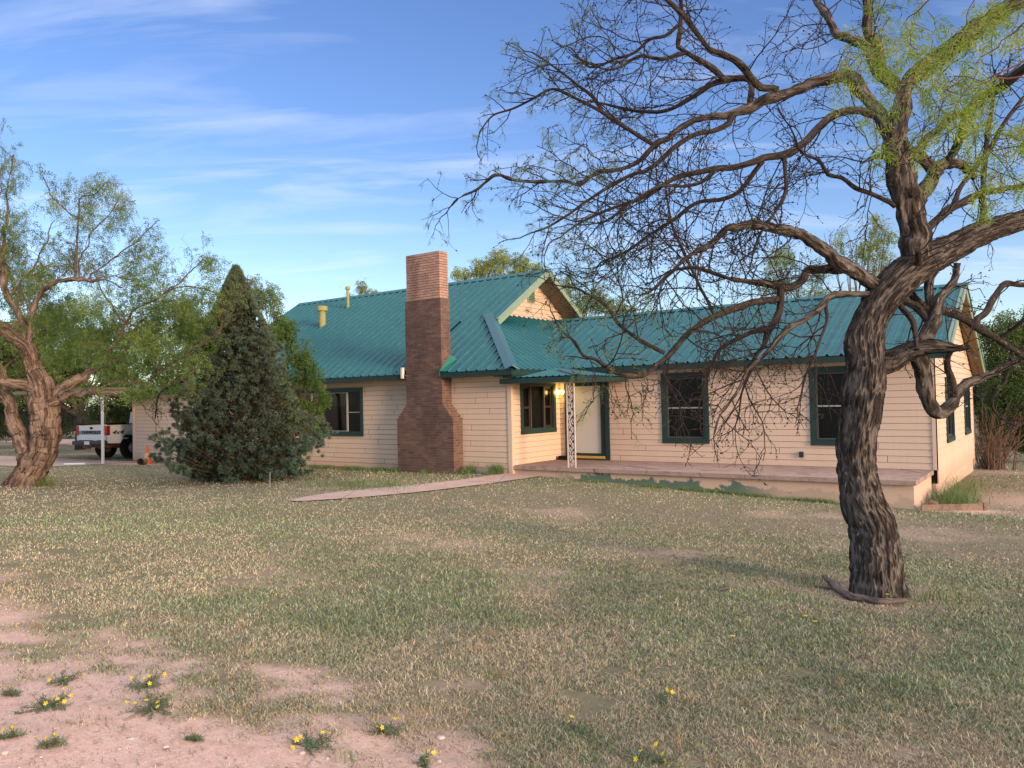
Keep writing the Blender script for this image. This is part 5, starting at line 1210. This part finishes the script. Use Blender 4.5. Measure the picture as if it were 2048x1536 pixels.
# ---------------------------------------------------------------- grass
def grass():
    LV=Leaves();N_=1300000
    rmin,rmax=2.2,60.
    r=1/(RNG.random(N_)*(1/rmin-1/rmax)+1/rmax);az=RNG.uniform(-.80,.80,N_);f=math.atan2(CF[1],CF[0])
    x=C[0]+r*np.cos(f-az);y=C[1]+r*np.sin(f-az)
    x2,y2=x.copy(),y.copy();g_=green(x,y);b_=bare(x,y)
    clump=fbm(x*4,y*4,s=51)
    ok=RNG.random(N_)>(b_*.93+.05);ok&=(clump>.24+.16*(1-g_)*(RNG.random(N_)))
    ok&=~((x>-29.6)&(x<.1)&(y>-2.52)&(y<8.5));ok&=~((np.abs(x+9.35+.12*np.sin(-y*.8)+(fbm(x*1.5,y*1.5,s=71)-.47)*.5)<.44)&(y>-9.4)&(y<-2.5))
    tt=(x+27.6)/-34;ok&=~((tt>-.02)&(tt<1.1)&(np.abs(y+4.9+2.6*tt)<1.95+.7*tt))
    t2=(x+36)/-60;ok&=~((t2>0)&(t2<1)&(np.abs(y-6-5*t2)<2.4))
    x,y,r,g_,b_=x[ok],y[ok],r[ok],g_[ok],b_[ok];n=len(x);z=gz2(x,y)
    straw=np.array((.53,.47,.31));lush=np.array((.215,.285,.125));blu=np.array((.35,.39,.27));red=np.array((.56,.37,.26));dead=np.array((.42,.385,.30))
    u=RNG.random(n);loc=fbm(x*2.2,y*2.2,s=57);g_=.08+.72*g_
    pg=np.clip(g_*1.0+(loc-.47)*1.3+(fbm(x*9,y*9,s=58)-.47)*.9,0.04,.80)
    col=np.where((u<pg)[:,None],np.where((RNG.random(n)<.55)[:,None],lush,blu),np.where((RNG.random(n)<.62)[:,None],straw,np.where((RNG.random(n)<.15+.5*b_)[:,None],red,dead)))
    col=col*RNG.uniform(.38,1.35,(n,1))*(.86+.5*(fbm(x*.8,y*.8,s=66)-.2)[:,None])
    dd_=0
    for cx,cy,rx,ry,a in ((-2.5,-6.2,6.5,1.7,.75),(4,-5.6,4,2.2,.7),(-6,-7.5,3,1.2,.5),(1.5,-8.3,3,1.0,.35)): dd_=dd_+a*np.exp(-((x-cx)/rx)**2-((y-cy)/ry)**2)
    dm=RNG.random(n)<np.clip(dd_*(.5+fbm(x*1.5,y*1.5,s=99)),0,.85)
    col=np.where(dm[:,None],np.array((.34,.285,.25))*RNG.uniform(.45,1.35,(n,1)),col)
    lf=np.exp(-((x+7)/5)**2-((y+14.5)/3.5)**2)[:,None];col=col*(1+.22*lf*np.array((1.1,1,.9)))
    h=np.where(u<pg,RNG.uniform(.012,.030,n)*(1+.9*g_*g_),RNG.uniform(.012,.032,n))*np.where(dm,.6,1)*(1-.4*b_)
    h=h*np.where(RNG.random(n)<.02,2.0,1)
    wd=np.maximum(.0032,r*.00105)*RNG.uniform(.7,1.3,n)
    a=RNG.uniform(0,2*np.pi,n);d=np.stack([np.cos(a),np.sin(a),0*a],1);ln=RNG.uniform(.1,1.3,n)
    p=np.stack([x,y,z-.004],1);k=np.stack([-np.sin(a),np.cos(a),0*a],1)*(wd/2)[:,None]
    # blade width faces any way; a kinked blade of two pieces
    mid=p+d*(h*ln*.35)[:,None]+np.array((0,0,1))*(h*.6)[:,None];tip=p+d*(h*ln)[:,None]+np.array((0,0,1))*h[:,None]
    b=RNG.uniform(0,2*np.pi,n);k=np.stack([np.cos(b),np.sin(b),0*b],1)*(wd/2)[:,None]
    LV.V=[np.concatenate([p-k,p+k,mid+k*.8,mid-k*.8,tip])];i=np.arange(n)
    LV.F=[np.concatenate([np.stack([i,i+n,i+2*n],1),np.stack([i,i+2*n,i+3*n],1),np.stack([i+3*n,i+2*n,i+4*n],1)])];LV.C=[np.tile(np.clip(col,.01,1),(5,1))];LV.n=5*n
    print('grass',n)
    o=LV.build('lawn_grass',M['grass'],None);tag(o,'short patchy lawn of mixed green and straw-coloured grass','grass',kind='stuff')
grass()
def tufts(): # taller rough grass along walls and the tree foot, and weeds
    LV=Leaves()
    def put(n,x,y,h0,h1,c_,w_=.005):
        kp_=(fbm(x*2.3,y*2.3,s=88)>.46)|(n<1000);x,y=x[kp_],y[kp_]
        z=gz2(x,y);n=len(x);h=RNG.uniform(h0,h1,n);a=RNG.uniform(0,6.283,n);d=np.stack([np.cos(a),np.sin(a),0*a],1);b=RNG.uniform(0,6.283,n);k=np.stack([np.cos(b),np.sin(b),0*b],1)*w_/2
        p=np.stack([x,y,z],1);m_=p+d*(h*.2)[:,None]+np.array((0,0,1))*(h*.6)[:,None];t_=p+d*(h*.55)[:,None]+np.array((0,0,1))*h[:,None];cc=np.clip(np.array(c_)*RNG.uniform(.7,1.35,(n,1)),.01,1)
        LV.quad(p-k,p+k,m_+k*.8,m_-k*.8,cc);LV.tri(m_-k*.8,m_+k*.8,t_,cc)
    GG=(.13,.20,.07)
    n=9000;x=RNG.uniform(-23,-10.1,n);put(n,x,-2.62-np.abs(RNG.normal(size=n))*.28,.06,.17,GG,.009)
    n=1300;x=RNG.uniform(-11.3,-10.1,n);put(n,x,-2.6-RNG.random(n)*.25,.12,.35,GG,.008)
    n=5000;x=RNG.uniform(-7.6,-.8,n);put(n,x,-2.6-np.abs(RNG.normal(size=n))*.16,.04,.12,GG,.008)
    n=900;put(n,.42+RNG.normal(size=n)*.22,-.75+RNG.normal(size=n)*.5,.1,.38,GG,.007)
    n=350;put(n,.35+RNG.normal(size=n)*.2,1.0+RNG.normal(size=n)*.8,.15,.5,(.15,.2,.06),.006)
    n=1500;put(n,-10.6+RNG.normal(size=n)*.8,-7.2+RNG.normal(size=n)*.6,.06,.2,GG,.007)
    for cx,cy,m_,hh in ((TO[0]-.6,TO[1]-.1,120,.15),(TO[0]+.52,TO[1]-.1,150,.22),(TO[0]-.8,TO[1]+.1,60,.14),(TO2[0]+.5,TO2[1]+.3,400,.3),(TO2[0]-.6,TO2[1]+.5,400,.35)):
        put(m_,cx+RNG.normal(size=m_)*.16,cy+RNG.normal(size=m_)*.14,.06,hh,(.14,.19,.06) if hh>.25 else GG,.005)
    for q in range(60):
        cx,cy=RNG.uniform(-5,4),RNG.uniform(-17.3,-12);m_=RNG.integers(6,22);put(m_,cx+RNG.normal(size=m_)*.035,cy+RNG.normal(size=m_)*.035,.04,RNG.uniform(.06,.14),random.choice(((.25,.27,.11),(.30,.24,.12),(.17,.24,.10),(.36,.22,.13))),.0035)
    o=LV.build('tall_grass',M['grass'],None);tag(o,'taller rough green grass along the walls and round the tree feet','grass',kind='stuff')
tufts()
def litter():
    g=MB();n=15000;r_=1/(RNG.random(n)*(1/2.4-1/9)+1/9);az=RNG.uniform(-.75,.75,n);f=math.atan2(CF[1],CF[0]);x=C[0]+r_*np.cos(f-az);y=C[1]+r_*np.sin(f-az)
    ok=RNG.random(n)<bare(x,y)*.5+.02;x,y=x[ok],y[ok];z=gz2(x,y);n=len(x);sz=np.exp(RNG.normal(size=n)*.5)*.0035
    V=[];O_=np.array([(1,0,0),(0,1,0),(-1,0,0),(0,-1,0),(0,0,.8),(0,0,-.5)])
    v=np.stack([x,y,z+sz*.3],1)[:,None]+(O_[None]*RNG.uniform(.6,1.3,(n,6,1)))*sz[:,None,None]
    F=np.array([(0,1,4),(1,2,4),(2,3,4),(3,0,4),(1,0,5),(2,1,5),(3,2,5),(0,3,5)]);F=(F[None]+np.arange(n)[:,None,None]*6).reshape(-1,3)
    c=np.where((RNG.random(n)<.35)[:,None],np.array((.62,.55,.50)),np.array((.42,.24,.17)))*RNG.uniform(.6,1.2,(n,1));g.add(v.reshape(-1,3),F,np.repeat(c,6,0));tag(g.build('gravel',M['grass']),'fine gravel and grit scattered over the bare pink dirt','gravel',kind='stuff')
    LV=Leaves();n=26000;r_=1/(RNG.random(n)*(1/2.3-1/16)+1/16);az=RNG.uniform(-.75,.75,n);x=C[0]+r_*np.cos(f-az);y=C[1]+r_*np.sin(f-az);z=gz2(x,y);b=bare(x,y);ok=(RNG.random(n)<.25+.45*(fbm(x*2.6,y*2.6,s=81)>.5));x,y,z,r_=x[ok],y[ok],z[ok],r_[ok];n=len(x)
    a=RNG.uniform(0,6.283,n);d=np.stack([np.cos(a),np.sin(a),RNG.uniform(-.05,.25,n)],1);L2=RNG.uniform(.015,.06,(n,1));p=np.stack([x,y,z+.006],1);k=np.stack([-np.sin(a),np.cos(a),0*a],1)*(np.maximum(.0012,r_*.0006))[:,None]
    LV.quad(p-k,p+k,p+d*L2+k*.6,p+d*L2-k*.6,np.array((.50,.41,.32))*RNG.uniform(.35,1.25,(n,1)));tag(LV.build('dead_grass_litter',M['grass'],None),'loose dead grass stalks and litter lying on the lawn and dirt','litter',kind='stuff')
litter()
# ---------------------------------------------------------------- flowering weeds, stones, sticks and small things
def weed(seed,n_st,n_fl,spread):
    r_=np.random.default_rng(seed);T=empty('flowering_weed',(0,0,0));LV=Leaves();FL=Leaves();st=MB()
    for k in range(n_st):
        a=r_.uniform(0,6.28);L_=spread*r_.uniform(.5,1.1);d=np.array((math.cos(a),math.sin(a),r_.uniform(.05,.55)));P=[np.zeros(3)]
        for i in range(6): d=nrm(d+r_.normal(size=3)*.22+np.array((0,0,-.05)));q=P[-1]+d*L_/6;q[2]=max(q[2],.006);P.append(q)
        P=np.array(P);st.tube(P,.0018,3,cap=False)
        b=P[1:];b=np.repeat(b,7,0)
        fd=unit(r_.normal(size=b.shape)+np.array((0,0,.25)));L2=r_.uniform(.015,.04,(len(b),1));w_=unit(np.cross(fd,r_.normal(size=b.shape)))*.0022
        LV.quad(b,b+fd*L2*.5+w_,b+fd*L2,b+fd*L2*.5-w_,np.clip(np.array((.16,.23,.14))*r_.uniform(.7,1.3,(len(b),1)),.01,1))
    for k in range(n_fl):
        a=r_.uniform(0,6.28);rr=spread*r_.uniform(.1,.95);c=np.array((rr*math.cos(a),rr*math.sin(a),r_.uniform(.03,.065)));st.tube([(c[0]*.5,c[1]*.5,.01),c],.0012,3,cap=False)
        up=unit(r_.normal(size=3)*.5+np.array((0,0,1)));u_=nrm(np.cross(up,(1,.3,0)));v_=np.cross(up,u_)
        FL=Leaves()
        for q in range(5):
            an=q*1.2566;e=u_*math.cos(an)+v_*math.sin(an);f=u_*math.cos(an+.5)+v_*math.sin(an+.5);g2=u_*math.cos(an-.5)+v_*math.sin(an-.5)
            FL.quad(c[None],(c+g2*.009+up*.002)[None],(c+e*.015+up*.003)[None],(c+f*.009+up*.002)[None],np.array([(.86,.68,.02)])*r_.uniform(.85,1.1))
        FL.build('flower',M['petal'],T)
    st.build('stems',M['twig2'],T);LV.build('leaves',M['leaf'],T);return T
protos=[weed(1,18,11,.16),weed(2,12,6,.12),weed(3,8,3,.09)]
spots=[((100,1418),0,'widest yellow-flowered weed on the bare dirt, nearest the left edge of the lower two'),((305,1425),0,'bushy weed thick with yellow flowers in the middle of the bare dirt'),((130,1362),1,'small yellow-flowered weed at the turf edge above the widest one'),((22,1392),2,'sparse yellow-flowered weed at the very left edge of the dirt'),((290,1380),1,'low straggling yellow-flowered weed just above the bushy one'),((775,1468),1,'yellow-flowered weed where the bare dirt meets the turf at centre left'),((625,1492),1,'yellow-flowered weed left of the centre one at the bottom of the dirt'),((388,1482),2,'small yellow weed below and right of the bushy one'),((20,1482),2,'grey-green weed hugging the bottom left corner'),((105,1500),2,'small prostrate weed near the bottom left corner'),((1300,1530),1,'yellow-flowered weed cut by the bottom edge right of centre'),((850,1525),2,'small weed cut by the bottom edge near the centre'),((1328,1404),2,'lone weed with orange-yellow flowers in the turf right of centre'),((1160,1470),2,'dark grey-green rosette weed at the lower turf edge')]
used=set()
for (uv_,k,lab) in spots:
    p=gnd(*uv_);loc=(p[0],p[1],float(gz2(np.array(p[0]),np.array(p[1]))))
    sc_=RNG.uniform(.85,1.15)
    if k in used: o=dup(protos[k],loc,RNG.uniform(0,6),sc_)
    else: o=protos[k];o.location=loc;used.add(k)
    tag(o,lab,'weed','yellow-flowered weeds at the near edge of the lawn')
def daisy(uv_,lab,h=.10):
    p=gnd(*uv_);o=(p[0],p[1],float(gz2(np.array(p[0]),np.array(p[1]))));T=empty('yellow_daisy',o);g=MB();g.tube([(0,0,0),(.01,.0,h*.5),(.0,.01,h)],.0016,4);g.build('stem',M['green'],T)
    FL=Leaves();c=np.array((0,.01,h))
    for q in range(9):
        an=q*.698;e=np.array((math.cos(an),math.sin(an),.15));f=np.array((-math.sin(an),math.cos(an),0));FL.quad(c[None],(c+e*.012+f*.006)[None],(c+e*.026)[None],(c+e*.012-f*.006)[None],np.array([(.9,.66,.02)]))
    FL.build('petals',M['petal'],T);g=MB();g.lathe([(.006,0),(.007,.003),(.003,.006)],tuple(c),8);g.build('flower_centre',M['brass'],T);tag(T,lab,'daisy','single yellow daisies in the turf')
daisy((1465,1300),'taller yellow daisy standing alone in the turf left of the daisy pair');daisy((1611,1254),'yellow daisy in the turf below the fallen branch',.08);daisy((1630,1256),'smaller yellow daisy close to the right of its neighbour',.05);daisy((1775,1206),'yellow daisy against the fallen branch at the foot of the bare mesquite',.08)
def stone(uv_,s_,lab,seed,mat='stone',fl=.45,grp='pale stones on the bare dirt'):
    r_=np.random.default_rng(seed);p=gnd(*uv_);o=(p[0],p[1],float(gz2(np.array(p[0]),np.array(p[1]))));bm=bpy.data.meshes.new('stone')
    n1_,n2_=10,7;v=[];f=[]
    for i in range(n2_+1):
        for k in range(n1_):
            ph=math.pi*i/n2_;a=2*math.pi*k/n1_;q=np.array((math.sin(ph)*math.cos(a),math.sin(ph)*math.sin(a)*.7,math.cos(ph)*fl));j=1+(vnoise(q[0]*2+seed,q[1]*2,q[2]*3)-.5)*.6
            v.append(q*float(j)*s_)
    for i in range(n2_):
        for k in range(n1_): f.append((i*n1_+k,(i+1)*n1_+k,(i+1)*n1_+(k+1)%n1_,i*n1_+(k+1)%n1_))
    g=MB();g.add(np.array(v)+np.array((0,0,s_*fl*.5)),np.array(f));ob=g.build('stone',M[mat],smooth=True);ob.location=o;ob.rotation_euler=(0,0,seed*1.1);tag(ob,lab,'stone',grp)
stone((882,1477),.024,'palest flat stone beside the centre left weed patch on the dirt',1);stone((878,1520),.016,'small pale stone at the bottom edge below the flat one',2);stone((262,1478),.020,'thin pale stone on the dirt below the bushy weed',3);stone((332,1500),.016,'pale stone right of the thin one on the dirt',4);stone((10,1512),.022,'pale stone in the bottom left corner',5);stone((238,1500),.012,'tiny pale stone in the lower dirt',6);stone((605,1506),.018,'pale stone under the left centre weed',7);stone((655,1512),.013,'small pink-white stone right of the stone under the left centre weed',8)
stone((1867,1012),.11,'brown rock at the side of the porch base',11,'wood',.7,None);stone((1960,1003),.07,'small dark rock in the grass behind the timber',12,'wood',.7,None)
for i,(u,v) in enumerate(((1345,1004),(1490,1113),(1690,1035))): pass
def stick(name,pts,lab,mat,rs,cat='stick',up=.0):
    P=[]
    for (u,v,h) in pts: p=gnd(u,v);p=np.array(p);p[2]=float(gz2(np.array(p[0]),np.array(p[1])))+h;P.append(p)
    P2,R=smooth_path(P,rs,.03);P2[1:-1]+=RNG.normal(size=(len(P2)-2,3))*.003;g=MB();g.tube(P2,R,9,bark=True);o=g.build(name,mat,smooth=True);o.data.transform(Matrix.Translation(-Vector(P[0])));o.location=P[0];tag(o,lab,cat);return o
fb=stick('fallen_branch',[(1650,1172,.09),(1672,1184,.05),(1700,1198,.035),(1735,1205,.035),(1768,1211,.04),(1812,1208,.035)],'crooked grey fallen branch lying across the foot of the bare mesquite',M['greybark'],[.024,.032,.036,.030,.028,.022],'branch')
stick('stick',[(1436,1184,.02),(1455,1182,.025),(1472,1176,.03)],'pale broken stick in the turf left of the bare mesquite',M['greybark'],[.010,.016,.012])
stick('stick',[(1630,1176,.015),(1660,1180,.02),(1685,1184,.015)],'short brown stick just left of the fallen branch',M['greybark'],[.012,.016,.01])
stick('stick',[(318,1256,.01),(335,1250,.012),(352,1245,.012)],'thin grey stick on the straw at the left',M['stone'],[.004,.005,.004])
# timber edging at the right end of the porch
pL=gnd(1844,1021);pR=gnd(1968,1021);dx=pR-pL;L_=float(np.hypot(dx[0],dx[1]));zt=min(float(gz2(np.array(pL[0]),np.array(pL[1]))),float(gz2(np.array(pR[0]),np.array(pR[1]))))
g=MB();g.box(0,L_,0,.045,-.03,.135,jit=.004);g2=MB();g2.box(L_,L_+.07,-.02,.075,-.03,.145,jit=.004);T=empty('timber_edging',(pL[0],pL[1],zt),math.atan2(dx[1],dx[0]));g.build('plank',M['wood'],T);g2.build('stake',M['wood'],T);tag(T,'low weathered timber border plank on edge by the right end of the porch','timber edging')
# traffic cone and log round by the garage corner
p=gnd(295,928);o=(p[0],p[1],float(gz(p[0],p[1])));T=empty('traffic_cone',o);g=MB();g.box(-.19,.19,-.19,.19,.0,.03);g.lathe([(.15,.03),(.12,.22)],(0,0,0),20);g.lathe([(.085,.42),(.028,.72),(.02,.73)],(0,0,0),20);g.build('body',M['orange'],T);g=MB();g.lathe([(.1205,.22),(.0855,.42)],(0,0,0),20);g.build('reflective_band',paint('faded_band',(.75,.42,.30),.1),T);tag(T,'orange traffic cone with a paler band against the garage wall','traffic cone')
p=gnd(285,930);g=MB();g.tube([(-.0,-.16,.13),(0,.16,.13)],.13,16,bark=True);ob=g.build('log_round',M['wood']);ob.location=(p[0],p[1],float(gz(p[0],p[1])));ob.rotation_euler=(0,0,.6);g=None;tag(ob,'short sawn log round lying just left of the traffic cone','log')
p=gnd(150,932);g=MB();g.tube([(-.38,0,.05),(.38,0,.05)],.045,12);ob=g.build('pipe',M['white']);ob.location=(p[0],p[1],float(gz(p[0],p[1]))+.01);ob.rotation_euler=(0,0,YAW+.0);tag(ob,'short white pipe lying in the grass at the edge of the drive','pipe')
# iron stake in front of the juniper
p=gnd(540,976);g=MB();g.tube([(0,0,-.02),(.01,0,.36)],.008,6);ob=g.build('metal_stake',M['sash']);ob.location=tuple(p);tag(ob,'thin pale metal stake upright in front of the juniper','stake')
